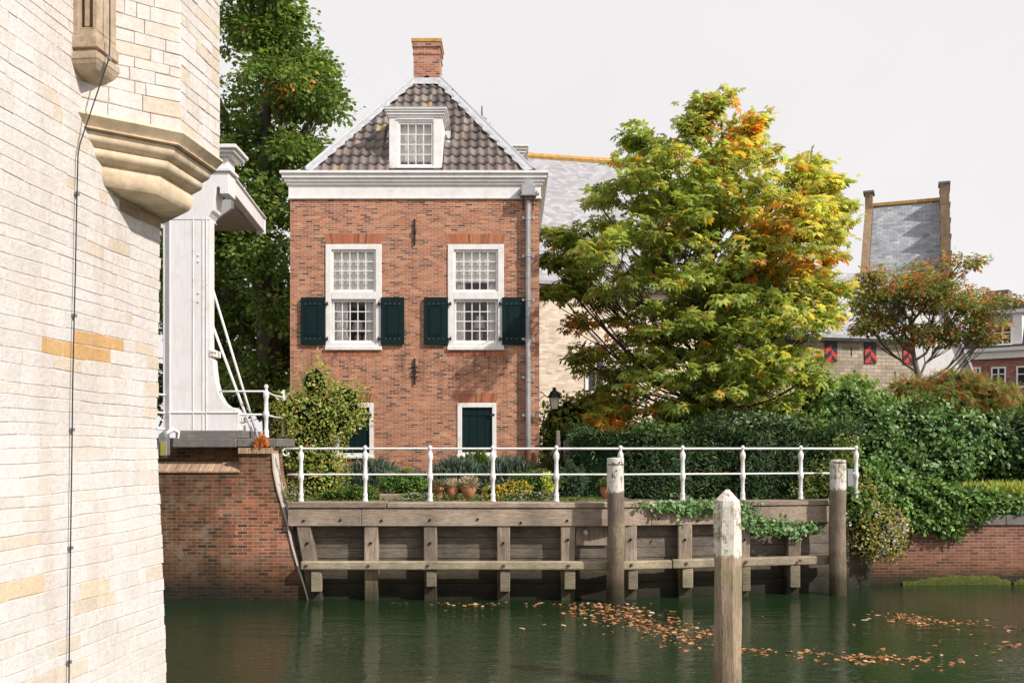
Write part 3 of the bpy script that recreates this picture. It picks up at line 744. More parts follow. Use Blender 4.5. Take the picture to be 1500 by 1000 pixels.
# bridge leaf on the far side of the tower
lf = thing('bridge_leaf', 'drawbridge deck with white railing just behind the tower edge', 'bridge deck', (-8,15,3.1))
b = MB(); b.box(-9.6,-6.95,10.2,19.55,2.95,3.15); b.build('deck', M['wood_u'], lf)
b = MB()
for z in (3.36,3.69,4.05): b.tube([(-6.98,10.2,z),(-6.98,20.0,z)], .022, 6)
b.build('rail', M['white_iron'], lf)
for y in (11,13,15,17,19): 
    b = MB(); b.lathe([(.04,0),(.03,.3),(.03,.95),(.045,1.0),(.02,1.1)],(-6.98,y,3.15),8); b.build('rail_post', M['white_iron'], lf)

# ------------------------------------------------------------------ railings
def rail_post(bm, c, h=1.0, s=1.):
    k = h/1.0
    bm.lathe([(.055*s,0),(.058*s,.03*k),(.05*s,.05*k),(.045*s,.10*k),(.052*s,.13*k),(.048*s,.15*k),(.036*s,.19*k),(.040*s,.42*k),(.058*s,.45*k),(.058*s,.53*k),(.042*s,.56*k),(.038*s,.80*k),(.055*s,.85*k),(.058*s,.93*k),(.044*s,.96*k),(.022*s,1.0*k),(.03*s,1.02*k),(.044*s,1.055*k),(.03*s,1.095*k),(.008*s,1.105*k)], c, 12)
def terrace_y(x):
    return 19.62 if x < 2.2 else 19.62 + (x-2.2)*.225
CZ = 1.925
rl = thing('terrace_railing', 'long white two-bar iron railing with ball finials along the timber canal wall', 'railing', (-4,19.7,CZ))
posts = [(441,19.62),(535,19.62),(630,19.62),(722,19.62),(815,19.62),(909,19.66),(1000,19.95),(1088,20.2),(1173,20.5),(1254,20.75)]
PX = []
for px, Y in posts:
    x = X(px,Y); PX.append((x,Y)); b = MB(); zbase = CZ
    rail_post(b, (x,Y,zbase), 1.01 + CZ - zbase); b.build('post', M['white_iron'], rl, smooth=True)
for k, (zz, r) in enumerate(((2.975,.022),(2.465,.020))):
    xs = [(X(418 if k == 0 else 421,19.62),19.62)] + PX
    b = MB(); b.tube([(x,Y,zz) for x,Y in xs], r, 8); b.build('rail', M['white_iron'], rl, smooth=True)
b = MB(); sx = X(419,19.62); sc = [(sx+.0-.075*math.sin(t)*(1-.06*t), 19.62, 2.975-.075+.075*math.cos(t)*(1-.06*t)) for t in [i*.35 for i in range(15)]]
b.tube(sc, .02, 7); b.build('scroll', M['white_iron'], rl, smooth=True)
ur = thing('bridge_railing', 'short white iron railing on the abutment between portal and red house', 'railing', (-5,20.2,3.2))
b = MB(); rail_post(b, (X(390,20.0),20.0,Z(641,20.0)), .97, 1.05); b.build('post', M['white_iron'], ur, smooth=True)
b = MB(); rail_post(b, (X(415.5,22.5),22.5,Z(640,22.5)), .97, 1.0); b.build('post', M['white_iron'], ur, smooth=True)
for zz in (Z(573,20.),Z(607,20.)):
    b = MB(); b.tube([(X(312,20.),20.0,zz),(X(390,20.),20.0,zz),(X(400,21.5),21.5,zz),(X(415.5,22.5),22.5,zz),(X(436,23.2),23.2,zz-.05)], .02, 8); b.build('rail', M['white_iron'], ur, smooth=True)
b = MB(); sx = X(410,22.45); zc = Z(580,22.45); b.tube([(sx-.09*math.cos(t),22.45,zc-.09*math.sin(t)) for t in [i*.4-.2 for i in range(13)]], .022, 7); b.build('scroll', M['white_iron'], ur, smooth=True)

# floodlight on the abutment beside the tower
fl = thing('floodlight', 'weathered floodlight with yellowed lens hanging beside the tower edge', 'floodlight', P(238,650,19.3))
b = MB(); Yf = 19.3
b.prism([(X(x,Yf),Yf,Z(y,Yf)) for x,y in ((229,664),(232,636),(240,630),(244,640),(244,666),(237,671))], (0,.22,0)); b.build('housing', M['steel'], fl, bevel=.02, seg=2)
b = MB(); b.box(X(235,Yf),X(244.5,Yf),Yf-.02,Yf-.002,Z(667,Yf),Z(646,Yf)); b.build('lens', M['amber'], fl, bevel=.006)
b = MB(); b.tube([(X(240,Yf),Yf+.1,Z(636,Yf)),(X(248,Yf),Yf+.2,Z(628,Yf)),(X(252,Yf),Yf+.34,Z(632,Yf)),(X(252,Yf),Yf+.34,Z(652,Yf))], .045, 8); b.build('bracket', M['white_iron'], fl, smooth=True)

# ------------------------------------------------------------------ timber quay wall
qw = thing('timber_quay_wall', 'weathered timber canal wall of beams, piles and planks below the white railing', 'quay wall', (0,19.7,0))
def qy(x): return 19.5 if x < 1.9 else 19.5 + (x-1.9)*.225
QX = [X(424,19.5), X(480,19.5), X(567,19.5), X(900,19.5), X(1000,19.8), X(1090,20.1), X(1212,20.45)]
def strip(bm, x0, x1, y_off, dep, z0, z1, xs=None):
    q = sorted(set([x0, x1] + [x for x in (1.9,) if x0 < x < x1]))
    for a, c in zip(q[:-1], q[1:]):
        ya, yc = qy(a)+y_off, qy(c)+y_off
        bm.add([(a,ya,z0),(c,yc,z0),(c,yc+dep,z0),(a,ya+dep,z0),(a,ya,z1),(c,yc,z1),(c,yc+dep,z1),(a,ya+dep,z1)],
               [(0,3,2,1),(4,5,6,7),(0,1,5,4),(1,2,6,5),(2,3,7,6),(3,0,4,7)])
xr = X(1224,20.5)
zt1, zt0, zb0 = 1.92, 1.815, 1.455
for x0, x1, dz in ((X(421,19.5),X(566,19.5),.012),(X(567,19.5),X(1045,20.0),0),(X(1046,20.),xr,-.004)):
    b = MB(); strip(b, x0+.004, x1, -.03, .5, zt0, zt1+dz); b.build('cap_board', M['wood_u'], qw, bevel=.012)
bolts = {}
for x0, x1 in ((X(421,19.5),X(529,19.5)),(X(529,19.5),X(955,19.6)),(X(955,19.6),xr)):
    b = MB(); strip(b, x0+.003, x1, 0, .32, zb0, zt0-.006); tb = b.build('top_beam', M['wood_u'], qw, bevel=.012)
    for px, py in ((445,762),(499,761),(559,762),(630,761),(700,760),(763,765),(831,762),(965,759),(1022,762),(1150,761)):
        Y = qy(X(px,19.7)); x = X(px,Y)
        if x0 < x < x1: MB().lathe([(.027,-.02),(.027,.016),(.016,.026)],(0,0,0),8).build  # profile reference
        if x0 < x < x1:
            bb = MB(); bb.obox((x,Y-.012,Z(py,Y)),(.022,0,0),(0,.014,0),(0,0,.022)); bb.build('bolt', M['iron'], tb, bevel=.008)
# planks
rows = [(1.455,1.22),(1.215,1.0),(.995,.80),(.795,.58),(.575,.3),(.295,-.3)]
for k, (za_, zb_) in enumerate(rows):
    b = MB(); strip(b, X(424,19.5), X(1250,20.7), .27+U(-.01,.02), .08, zb_, za_); b.build('plank', M['plank'], qw, bevel=.006)
wz0, wz1 = Z(834.5,19.4), Z(821.5,19.4)
for x0, x1 in ((X(440,19.35),X(902,19.35)),(X(902.4,19.35),X(986,19.5)),(X(987,19.5),xr+.02)):
    b = MB(); strip(b, x0, x1, -.15, .17, wz0+U(-.01,.01), wz1+U(-.01,.01)); wl = b.build('waling', M['waling'], qw, bevel=.025, seg=2)
    for px in (449,540,627,738,833,925,1006,1093,1172):
        Y = qy(X(px,19.5))-.15; x = X(px,Y)
        if x0 < x < x1:
            bb = MB(); bb.obox((x,Y-.012,(wz0+wz1)/2+.01),(.026,0,0),(0,.02,0),(0,0,.026)); bb.build('bolt', M['rust'], wl, bevel=.008)
for px, wd, lean in ((452,.27,-.25),(543,.27,0),(630,.26,0),(737.5,.26,0),(832,.28,0),(924,.25,0),(1004,.28,0),(1091,.22,.03),(1164,.27,.06)):
    Y = qy(X(px,19.5)); x = X(px,Y); b = MB()
    x0t, x0b = x+lean*.45, x-lean*.75
    b.prism([(x0t-wd/2,Y+.025,zb0),(x0t+wd/2,Y+.025,zb0),(x0b+wd/2-.01,Y+.025,-.4),(x0b-wd/2+.01,Y+.025,-.4)], (0,.25,0))
    pl = b.build('pile', M['wood_v'], qw, bevel=.018, seg=2)
    bb = MB(); zc = Z(795 if px < 800 else 790, Y); bb.obox((x+lean*.1,Y+.01,zc),(.024,0,0),(0,.02,0),(0,0,.024)); bb.build('bolt', M['iron'], pl, bevel=.008)
    if px not in (543,): 
        bb = MB(); xx = x0b+(.03 if px != 452 else -.02); bb.box(xx-wd*.38, xx+wd*.38, Y-.10, Y+.02, Z(862,Y)+U(-.05,.05), wz0-.012); bb.build('stub', M['waling'], pl, bevel=.012)
b = MB(); Yp = 19.6; b.tube([(X(858,Yp),Yp-.02,Z(779,Yp)),(X(858,Yp),Yp+.3,Z(777,Yp))], .062, 16, False); b.tube([(X(858,Yp),Yp+.02,Z(779,Yp)),(X(858,Yp),Yp+.03,Z(779,Yp))], .05, 16)
b.build('drain_pipe', M['white_iron'], qw, smooth=True)
b = MB(); b.box(X(843,19.75),X(889,19.75),19.72,19.78,Z(798,19.75),Z(771,19.75)); b.build('patch_board', M['wood_v'], qw)

# mooring posts
def mooring(label, px, Y, r, ztop, mat, n=16, point=.05, ph=0., group='mooring posts in the canal', lean=0.):
    x = X(px, Y); t = thing('mooring_post', label, 'mooring post', (x,Y,0), group)
    b = MB(); prof = []; zs = [-.6,0,.5,1.0,1.5,ztop-.35,ztop-.1,ztop]
    for z in zs: prof.append((r*(1.03-.05*max(z,0)/ztop), z))
    prof += [(r*.97, ztop+.004), (r*.90, ztop+point*.35), (.02, ztop+point)]
    b.lathe(prof, (x,Y,0), n, ph); 
    for i, v in enumerate(b.v):
        j = .012*math.sin(v[2]*3.1+px+2*math.atan2(v[1]-Y, v[0]-x)); b.v[i] = (v[0]+j+lean*v[2], v[1]+j*.5, v[2])
    o = b.build('post', mat, t, smooth=n > 10, bevel=0 if n > 10 else .012)
    return t, x
t, x = mooring('white-topped mooring post at the middle of the timber wall, flat head with rusty band', 902, 19.15, .165, Z(671,19.15), M['moor'], point=.015)
b = MB(); b.lathe([(.158,2.665),(.166,2.665),(.166,2.685),(.158,2.685)],(x,19.15,0),16); b.build('iron_band', M['rust'], t, smooth=True)
for dx, z in ((-.05,2.70),(.06,2.72),(.0,2.56)): MB().obox((x+dx,19.15-.158,z),(.012,0,0),(0,.012,0),(0,0,.012)).build('nail', M['rust'], t)
t, x = mooring('white-topped mooring post at the right end of the timber wall, beside ivy', 1227, 20.25, .165, Z(674,20.25), M['moor'], point=.02)
b = MB(); b.lathe([(.165,2.69),(.172,2.69),(.172,2.705),(.165,2.705)],(x,20.25,0),16); b.build('iron_band', M['rust'], t, smooth=True)
t, x = mooring('large near mooring post with pointed white top standing in open water', 1066, 12.0, .172, Z(741,12.0), M['moor_near'], n=8, point=.2, ph=math.radians(10))
for i, (px_,py_,) in enumerate(((1050,752),(1079,750))): pass
pb_ = thing('meter_box', 'small grey metal box behind the right mooring post', 'box', P(1243,712,20.6))
b = MB(); b.box(X(1238,20.6),X(1248,20.6),20.5,20.62,Z(713,20.6),Z(686,20.6)); b.build('case', M['steel'], pb_, bevel=.01)
b = MB(); b.box(X(1239.5,20.6),X(1246.5,20.6),20.492,20.499,Z(711,20.6),Z(688,20.6)); b.build('door', M['panel'], pb_)

# brick quay wall on the right
bw = thing('brick_quay_wall', 'red brick canal wall with stone coping at the right, mossy at the waterline', 'quay wall', (12,22.2,0))
B0 = (X(1236,20.9),20.95); B1 = (X(1278,21.6),21.75); B2 = (40,22.6)
b = MB(); zt = Z(768,22.0)
for A_, C_ in ((B1,B2),):
    b.prism([(A_[0],A_[1],-.4),(C_[0],C_[1],-.4),(C_[0],C_[1]+.5,-.4),(A_[0],A_[1]+.5,-.4)], (0,0,zt+.4))
b.build('brick_face', M['quay_brick'], bw)
b = MB(); k = 0; xs = np.arange(B1[0], 40, 1.5)
for x0 in xs:
    y = lambda x: B1[1]+(x-B1[0])/(B2[0]-B1[0])*(B2[1]-B1[1])
    x1 = x0+1.49; b.prism([(x0,y(x0)-.035,zt+.001),(x1,y(x1)-.035,zt+.001),(x1,y(x1)+.5,zt+.001),(x0,y(x0)+.5,zt+.001)], (0,0,.22))
b.build('coping', M['bluestone'], bw, bevel=.012)
b = MB(); b.prism([(B0[0],B0[1],-.4),(B1[0]+.02,B1[1]-.01,-.4),(B1[0]+.02,B1[1]+.3,-.4),(B0[0],B0[1]+.3,-.4)], (0,0,1.7)); b.build('timber_return', M['plank'], bw)
b = MB(); b.tube([(X(1474,22.1),22.02,-.2),(X(1474,22.1),22.02,zt)], .012, 6); b.build('joint_cable', M['iron'], bw)
for (pa, pb2) in ((1315,1473),(1478,1560)):
    b = MB(); vs = []; nn = 28
    for i in range(nn+1):
        px = pa+(pb2-pa)*i/nn; Y = 22.0; x = X(px,Y); yy = B1[1]+(x-B1[0])/(B2[0]-B1[0])*(B2[1]-B1[1])
        hgt = .03+.20*math.sin(math.pi*min(1,max(0,i/nn)))**.6*(.45+.55*i/nn)+U(0,.05)
        for q, (dy, z) in enumerate(((-.002,hgt),(-.035,hgt*.85),(-.06,hgt*.45),(-.07,-.1))): vs.append((x, yy+dy+U(-.02,.012), z+U(-.02,.02)))
    b.add(vs, [(i*4+q, i*4+q+1, i*4+q+5, i*4+q+4) for i in range(nn) for q in range(3)]); b.build('moss', M['moss'], bw, smooth=True)

# ------------------------------------------------------------------ the red brick house
HYF = 24.0
hs = thing('brick_house', 'red brick house with white cornice, pantiled hip roof and central chimney', 'house', (-2.35,24,1.9))
hx = lambda px: X(px, HYF)
hz = lambda py: Z(py, HYF)
x0, x1 = hx(425), hx(790); z0, z1 = 1.8, hz(292)
win = [(477,559,358,511),(656,738,358,511)]; low = [(490,547,590,670),(670,727,590,669)]
holes = [(hx(a),hx(c),hz(e),hz(d)) for a,c,d,e in win+low]
def wall_holes(bm, x0, x1, z0, z1, y, holes, rev):
    xs = sorted({x0,x1,*[h[0] for h in holes],*[h[1] for h in holes]}); zs = sorted({z0,z1,*[h[2] for h in holes],*[h[3] for h in holes]})
    for a,c in zip(xs[:-1],xs[1:]):
        for d,e in zip(zs[:-1],zs[1:]):
            mx, mz = (a+c)/2,(d+e)/2
            if any(h[0]<mx<h[1] and h[2]<mz<h[3] for h in holes): continue
            bm.quad((a,y,d),(c,y,d),(c,y,e),(a,y,e))
    for h in holes:
        bm.quad((h[0],y,h[2]),(h[0],y+rev,h[2]),(h[0],y+rev,h[3]),(h[0],y,h[3])); bm.quad((h[1],y+rev,h[2]),(h[1],y,h[2]),(h[1],y,h[3]),(h[1],y+rev,h[3]))
        bm.quad((h[0],y+rev,h[3]),(h[1],y+rev,h[3]),(h[1],y,h[3]),(h[0],y,h[3])); bm.quad((h[0],y,h[2]),(h[1],y,h[2]),(h[1],y+rev,h[2]),(h[0],y+rev,h[2]))
b = MB(); wall_holes(b, x0, x1, z0, z1, HYF, holes, .25)
YB = 34.0
b.quad((x1,HYF,z0),(x1,YB,z0),(x1,YB,z1),(x1,HYF,z1)); b.quad((x0,YB,z0),(x0,HYF,z0),(x0,HYF,z1),(x0,YB,z1)); b.quad((x1,YB,z0),(x0,YB,z0),(x0,YB,z1),(x1,YB,z1))
b.build('wall', M['house_brick'], hs)
# rooms behind the windows
for i, (a,c,d,e) in enumerate(win):
    b = MB(); A_, C_, D_, E_ = hx(a)-.5, hx(c)+.5, hz(e)-.05, hz(d)+.15; y0, y1 = HYF+.26, HYF+2.6
    b.quad((A_,y1,D_),(C_,y1,D_),(C_,y1,E_),(A_,y1,E_)); b.quad((A_,y0,D_),(A_,y1,D_),(A_,y1,E_),(A_,y0,E_)); b.quad((C_,y1,D_),(C_,y0,D_),(C_,y0,E_),(C_,y1,E_))
    b.quad((A_,y0,D_),(C_,y0,D_),(C_,y1,D_),(A_,y1,D_)); b.quad((A_,y1,E_),(C_,y1,E_),(C_,y0,E_),(A_,y0,E_))
    b.build('room', M['dark'] if i == 0 else M['beige'], hs)
def brick_arch(px0, px1, py0, py1, slant):
    b = MB(); n = int((px1-px0)/2.9); y = HYF-.006
    for i in range(n):
        t0, t1 = i/n, (i+1)/n; g_ = .05/n*0+.0045
        xb0, xb1 = hx(px0+slant+(px1-px0-2*slant)*t0)+g_/2, hx(px0+slant+(px1-px0-2*slant)*t1)-g_/2
        xt0, xt1 = hx(px0+(px1-px0)*t0)+g_/2, hx(px0+(px1-px0)*t1)-g_/2
        c = random.choice([(.42,.15,.08),(.46,.175,.09),(.38,.13,.07),(.47,.19,.10),(.24,.09,.06),(.43,.16,.085)]); b.col = tuple(v*U(.8,1.15) for v in c)
        b.prism([(xb0,y,hz(py1)),(xb1,y,hz(py1)),(xt1,y,hz(py0)),(xt0,y,hz(py0))], (0,.03,0))
    b.col = (.45,.36,.28); b.prism([(hx(px0+slant),HYF-.002,hz(py1)),(hx(px1-slant),HYF-.002,hz(py1)),(hx(px1),HYF-.002,hz(py0)),(hx(px0),HYF-.002,hz(py0))], (0,.02,0))
    b.build('brick_arch', M['arch'], hs)
brick_arch(474,562,342.5,356.5,3.5); brick_arch(653,741,342.5,356.5,3.5); brick_arch(666,731,575.5,589,4); brick_arch(486,551,575.5,589,4)
brick_arch(476,560,514.5,521.5,0); brick_arch(655,739,514.5,521.5,0)
def bars(bm, x0, x1, z0, z1, y, nc, nr, w=.02, d=.03):
    for i in range(1, nc): 
        x = x0+(x1-x0)*i/nc; bm.box(x-w/2,x+w/2,y-.002,y+d,z0,z1)
    for j in range(1, nr):
        z = z0+(z1-z0)*j/nr; bm.box(x0,x1,y,y+d-.002,z-w/2,z+w/2)
def frame(bm, x0, x1, z0, z1, y0, y1, wl, wr, wb, wt):
    bm.box(x0,x0+wl,y0,y1,z0,z1); bm.box(x1-wr,x1,y0,y1,z0,z1); bm.box(x0+wl,x1-wr,y0,y1,z0,z0+wb); bm.box(x0+wl,x1-wr,y0,y1,z1-wt,z1)
def window(a, c, d, e):
    A_, C_, D_, E_ = hx(a), hx(c), hz(e), hz(d); y = HYF
    b = MB(); frame(b, A_, C_, D_, E_, y-.03, y+.14, .14,.14,.15,.13)
    zt0_, zt1_ = hz(438.5), hz(427.5); b.box(A_+.14,C_-.14,y-.034,y+.13,zt0_,zt1_); b.box(A_-.01,C_+.01,y-.06,y+.1,D_-.03,D_+.06)
    fr = b.build('window', M['white'], hs, bevel=.008)
    for (zz0, zz1, xo, yo) in ((zt1_,E_-.13,.0,.02),(D_+.15,zt0_,.012,.05)):
        b = MB(); xa, xb = A_+.14+xo, C_-.14-xo
        frame(b, xa, xb, zz0, zz1, y+yo-.005, y+yo+.05, .052,.052,.06,.055); bars(b, xa+.052, xb-.052, zz0+.06, zz1-.055, y+yo+.003, 5, 4, .022)
        b.build('sash', M['white'], fr)
        b = MB(); b.quad((xa+.03,y+yo+.022,zz0+.03),(xb-.03,y+yo+.022,zz0+.03),(xb-.03,y+yo+.022,zz1-.03),(xa+.03,y+yo+.022,zz1-.03)); b.build('pane', M['glass'], fr)
for wv in win: window(*wv)
def shutter(px0, px1, ring=0, hinge_right=True):
    A_, C_, D_, E_ = hx(px0), hx(px1), hz(505), hz(436); y = HYF
    b = MB(); b.box(A_,C_,y-.075,y-.03,D_,E_)
    ins = [(hx(px0+8),hx(px1-10),hz(491),hz(448))] if hinge_right else [(hx(px0+9),hx(px1-8),hz(491),hz(448))]
    for (p,q,r_,s_) in ins:
        b.box(p-.02,q+.02,y-.088,y-.076,r_-.02,r_); b.box(p-.02,q+.02,y-.088,y-.076,s_,s_+.02); b.box(p-.02,p,y-.088,y-.076,r_,s_); b.box(q,q+.02,y-.088,y-.076,r_,s_)
        b.box(p+.02,q-.02,y-.082,y-.076,r_+.03,s_-.03)
    sh = b.build('shutter', M['green'], hs, bevel=.004)
    for pz in (445.5,496.5):
        b = MB(); xe = C_ if hinge_right else A_; d = .06 if hinge_right else -.06
        b.box(min(xe-d*.2,xe+d),max(xe-d*.2,xe+d),y-.09,y-.06,hz(pz)-.02,hz(pz)+.02); b.lathe([(.02,-.045),(.02,.045)],(xe+d,y-.07,hz(pz)),8); b.build('hinge', M['iron'], sh)
        for i in range(4): MB().obox((A_+(C_-A_)*(.2+.2*i),y-.079,hz(pz)),(.007,0,0),(0,.005,0),(0,0,.007)).build('stud', M['zinc'], sh)
    if ring:
        b = MB(); cx_, cz_ = hx(px1-5), hz(488); b.tube([(cx_+.03*math.cos(t),y-.095,cz_+.03*math.sin(t)) for t in [i*.52 for i in range(13)]], .008, 6); b.build('ring', M['iron'], sh)
    b = MB(); cx_ = hx(px0+9 if hinge_right else px1-9); b.tube([(cx_,y-.02,D_-.02),(cx_,y-.1,D_-.03),(cx_+.02,y-.11,D_+.02)], .008, 5); b.build('catch', M['iron'], sh)
shutter(441.5,476.5); shutter(558.5,592.5,1,False); shutter(621.5,656.5); shutter(735.5,770.5,0,False)
def low_window(a, c, d, e):
    A_, C_, D_, E_ = hx(a), hx(c), hz(e), hz(d); y = HYF
    b = MB(); frame(b, A_, C_, D_, E_, y-.02, y+.15, .11,.10,.11,.11); b.box(A_-.02,C_+.02,y-.06,y+.1,D_-.02,D_+.045); fr = b.build('low_window', M['white'], hs, bevel=.008)
    b = MB(); n = 4
    for i in range(n):
        xa = A_+.11+(C_-A_-.21)*i/n; xb = A_+.11+(C_-A_-.21)*(i+1)/n; b.box(xa+.003,xb-.003,y+.03,y+.07,D_+.11,E_-.11)
    b.box(A_+.15,C_-.13,y+.015,y+.03,E_-.30,E_-.26); b.box(A_+.15,C_-.13,y+.015,y+.03,D_+.26,D_+.30)
    b.build('board_shutter', M['green'], fr, bevel=.004)
    b = MB(); b.box(C_-.16,C_-.04,y-.03,y+.02,E_-.31,E_-.26); b.build('latch', M['iron'], fr)
for lv in low: low_window(*lv)
for py0, py1 in ((321,359),(525,563)):
    b = MB(); xc = hx(607.5); b.box(xc-.02,xc+.02,HYF-.05,HYF-.008,hz(py1),hz(py0)); zc = hz((py0+py1)/2+ (0 if py0 < 400 else 0)); b.box(xc-.035,xc+.035,HYF-.065,HYF-.04,zc-.06,zc+.06)
    if py0 > 400:
        for dz in (-.12,0,.12): b.box(xc-.075,xc+.075,HYF-.04,HYF-.012,zc+dz-.01,zc+dz+.01)
    b.build('wall_anchor', M['iron'], hs, bevel=.006)
# cornice and gutter
b = MB(); zc = [(292,289,.05),(289,272,.035),(272,268,.08),(268,263,.12),(263,257,.17),(257,253,.215)]
for pa, pb3, ov in zc: b.box(x0-ov, x1+ov, HYF-ov, YB+ov, hz(pa), hz(pb3))
b.build('cornice', M['white'], hs, bevel=.008)
ZE = hz(253); b = MB(); b.box(x0-.17,x1+.17,HYF-.17,YB+.17,ZE-.002,ZE+.012); b.build('gutter_lead', M['lead'], hs)
# roof
EY = 24.15; XL, XR = -5.0, .49; AYr = 26.9; RL, RR = X(605,AYr), X(645,AYr); ZA = Z(120,AYr); BYe = 33.8; BYr = 31.0
ZE2 = ZE+.02
def pantiles(bm, o, u, v, n, inside, U0, U1, V1, tw=.222, rh=.352, lich=.012):
    rows_ = int(V1/rh)+1; cols = int((U1-U0)/tw)+1
    for r in range(rows_):
        for c in range(cols):
            ua = U0+c*tw; va = r*rh
            if not (inside(ua+.08, va+rh*.5) and inside(ua+tw-.08, va+rh*.5)): continue
            k = U(.75,1.15); base = random.choice([(.17,.135,.12),(.21,.165,.145),(.13,.11,.105),(.25,.20,.18),(.17,.145,.14)])
            if random.random() < lich: base = (.33,.25,.12)
            bm.col = tuple(x*k for x in base)
            nu = 9; vs = []; jv = U(-.012,.012); jn = U(-.004,.006)
            for q, (dv, lift) in enumerate(((-.05+jv,.0),(-.05+jv,.052),(rh*.5,.028),(rh+.01,.004))):
                for i in range(nu):
                    t = i/(nu-1); h = .05*(.5-.5*math.cos(2*math.pi*(t*.93+.0)))**.8 if False else .048*(1-math.sin(math.pi*min(t/.72,1)) if t < .72 else 1+.25*math.sin(math.pi*(t-.72)/.28))
                    p = o + u*(ua+t*(tw+.012)) + v*(va+dv) + n*(h+lift+jn+.012); vs.append(p)
            bm.add(vs, [(q*nu+i, q*nu+i+1, (q+1)*nu+i+1, (q+1)*nu+i) for q in range(3) for i in range(nu-1)])
def plane_frame(a, c, apex):
    a, c, apex = Vector(a), Vector(c), Vector(apex); u = (c-a).normalized(); n = u.cross(apex-a).normalized()
    v = n.cross(u).normalized(); return a, u, v, n
FLc, FRc = (XL,EY,ZE2),(XR,EY,ZE2); TLc, TRc = (RL,AYr,ZA),(RR,AYr,ZA); BLc, BRc = (XL,BYe,ZE2),(XR,BYe,ZE2); TBL, TBR = (RL,BYr,ZA),(RR,BYr,ZA)
b = MB(); b.quad(FLc,FRc,TRc,TLc); b.quad(FRc,BRc,TBR,TRc); b.quad(BLc,FLc,TLc,TBL); b.quad(BRc,BLc,TBL,TBR); b.quad(TLc,TRc,TBR,TBL)
b.col = (.06,.05,.045); b.c = [b.col]*len(b.v); b.build('roof_deck', M['tile'], hs)
def roof_side(a, c, t0, t1):
    o_, u, v, n = plane_frame(a, c, t1); W = (Vector(c)-Vector(a)).length; H = (Vector(t0)-o_).dot(v); ul = (Vector(t0)-o_).dot(u); ur_ = (Vector(t1)-o_).dot(u)
    ins = lambda uu, vv: vv < H and uu > ul*vv/H + .02 and uu < W-(W-ur_)*vv/H - .02
    return o_, u, v, n, ins, W, H
dx0, dx1 = X(570,24.3), X(648,24.3)
b = MB()
o_, u, v, n, ins, W, H = roof_side(FLc, FRc, TLc, TRc)
def ins_f(uu, vv):
    p = o_+u*uu+v*vv
    return ins(uu, vv) and not (dx0-.06 < p.x < dx1+.06 and p.z < 11.1)
pantiles(b, o_, u, v, n, ins_f, .0, W, H)
for a, c, t0, t1 in ((FRc,BRc,TRc,TBR),(BLc,FLc,TBL,TLc)):
    o2, u2, v2, n2, ins2, W2, H2 = roof_side(a, c, t0, t1); pantiles(b, o2, u2, v2, n2, ins2, 0, W2, H2)
b.build('roof', M['tile'], hs, smooth=True)
b = MB()    # lead dressed over the hips
nf = n
for (bc, tc_, sgn) in ((FLc,TLc,1),(FRc,TRc,-1)):
    a_, c_ = Vector(bc), Vector(tc_); d = (c_-a_); LL = d.length; d.normalize()
    for nn_, inward in ((nf, Vector((sgn,0,0))), ((d.cross(Vector((0,1,0))) if sgn > 0 else Vector((0,1,0)).cross(d)).normalized(), Vector((0,1,0)))):
        if nn_.z < 0: nn_ = -nn_
        iv = (inward - d*inward.dot(d)); iv = (iv - nn_*iv.dot(nn_)).normalized()
        m = 40; vs = []
        for i in range(m+1):
            t = LL*i/m; wv_ = .19+.03*math.sin(i*1.9)+.02*math.sin(i*4.1)
            base = a_ + d*t
            vs += [base + nn_*.13, base + iv*(wv_*.6) + nn_*.135, base + iv*wv_ + nn_*(.12+.015*math.sin(i*1.9))]
        b.add(vs, [(i*3+q, i*3+q+1, i*3+q+4, i*3+q+3) for i in range(m) for q in range(2)])
    b.tube([a_+Vector((0,-.03,.12)), c_+Vector((0,-.03,.12))], .042, 8)
b.tube([Vector(TLc)+Vector((.37,0,.08)), Vector(TBL)+Vector((.37,0,.08))], .09, 8)
b.build('hip_flashing', M['lead'], hs, smooth=False)
b = MB(); vs = []
for i in range(13):
    t = i/12; xx = RL-.10+(RR-RL+.2)*t; q = o_ + v*(H-.02); yy = AYr
    lo = .30+.04*math.sin(i*3.1); p0_ = Vector((xx,AYr,ZA)) + nf*.12; p1_ = Vector((RL-.25+(RR-RL+.5)*t,AYr,ZA)) - v*lo + nf*.115
    vs += [p0_, p1_]
b.add(vs, [(2*i+1, 2*i+3, 2*i+2, 2*i) for i in range(12)]); b.build('apron_flashing', M['lead'], hs)
# chimney
cx0, cx1 = X(606,26.95), X(644.5,26.95); czt = Z(58,26.95)
b = MB(); b.box(cx0,cx1,26.9,27.75,12.3,czt-.42); b.box(cx0-.02,cx1+.02,26.88,27.77,czt-.42,czt-.36); b.box(cx0-.004,cx1+.004,26.896,27.754,czt-.36,czt-.22); b.box(cx0-.035,cx1+.035,26.865,27.785,czt-.22,czt-.10)
ch = b.build('chimney', M['chim_brick'], hs)
b = MB(); b.box(cx0-.055,cx1+.055,26.845,27.805,czt-.10,czt); b.build('chimney_cap', M['orange'], ch, bevel=.01)
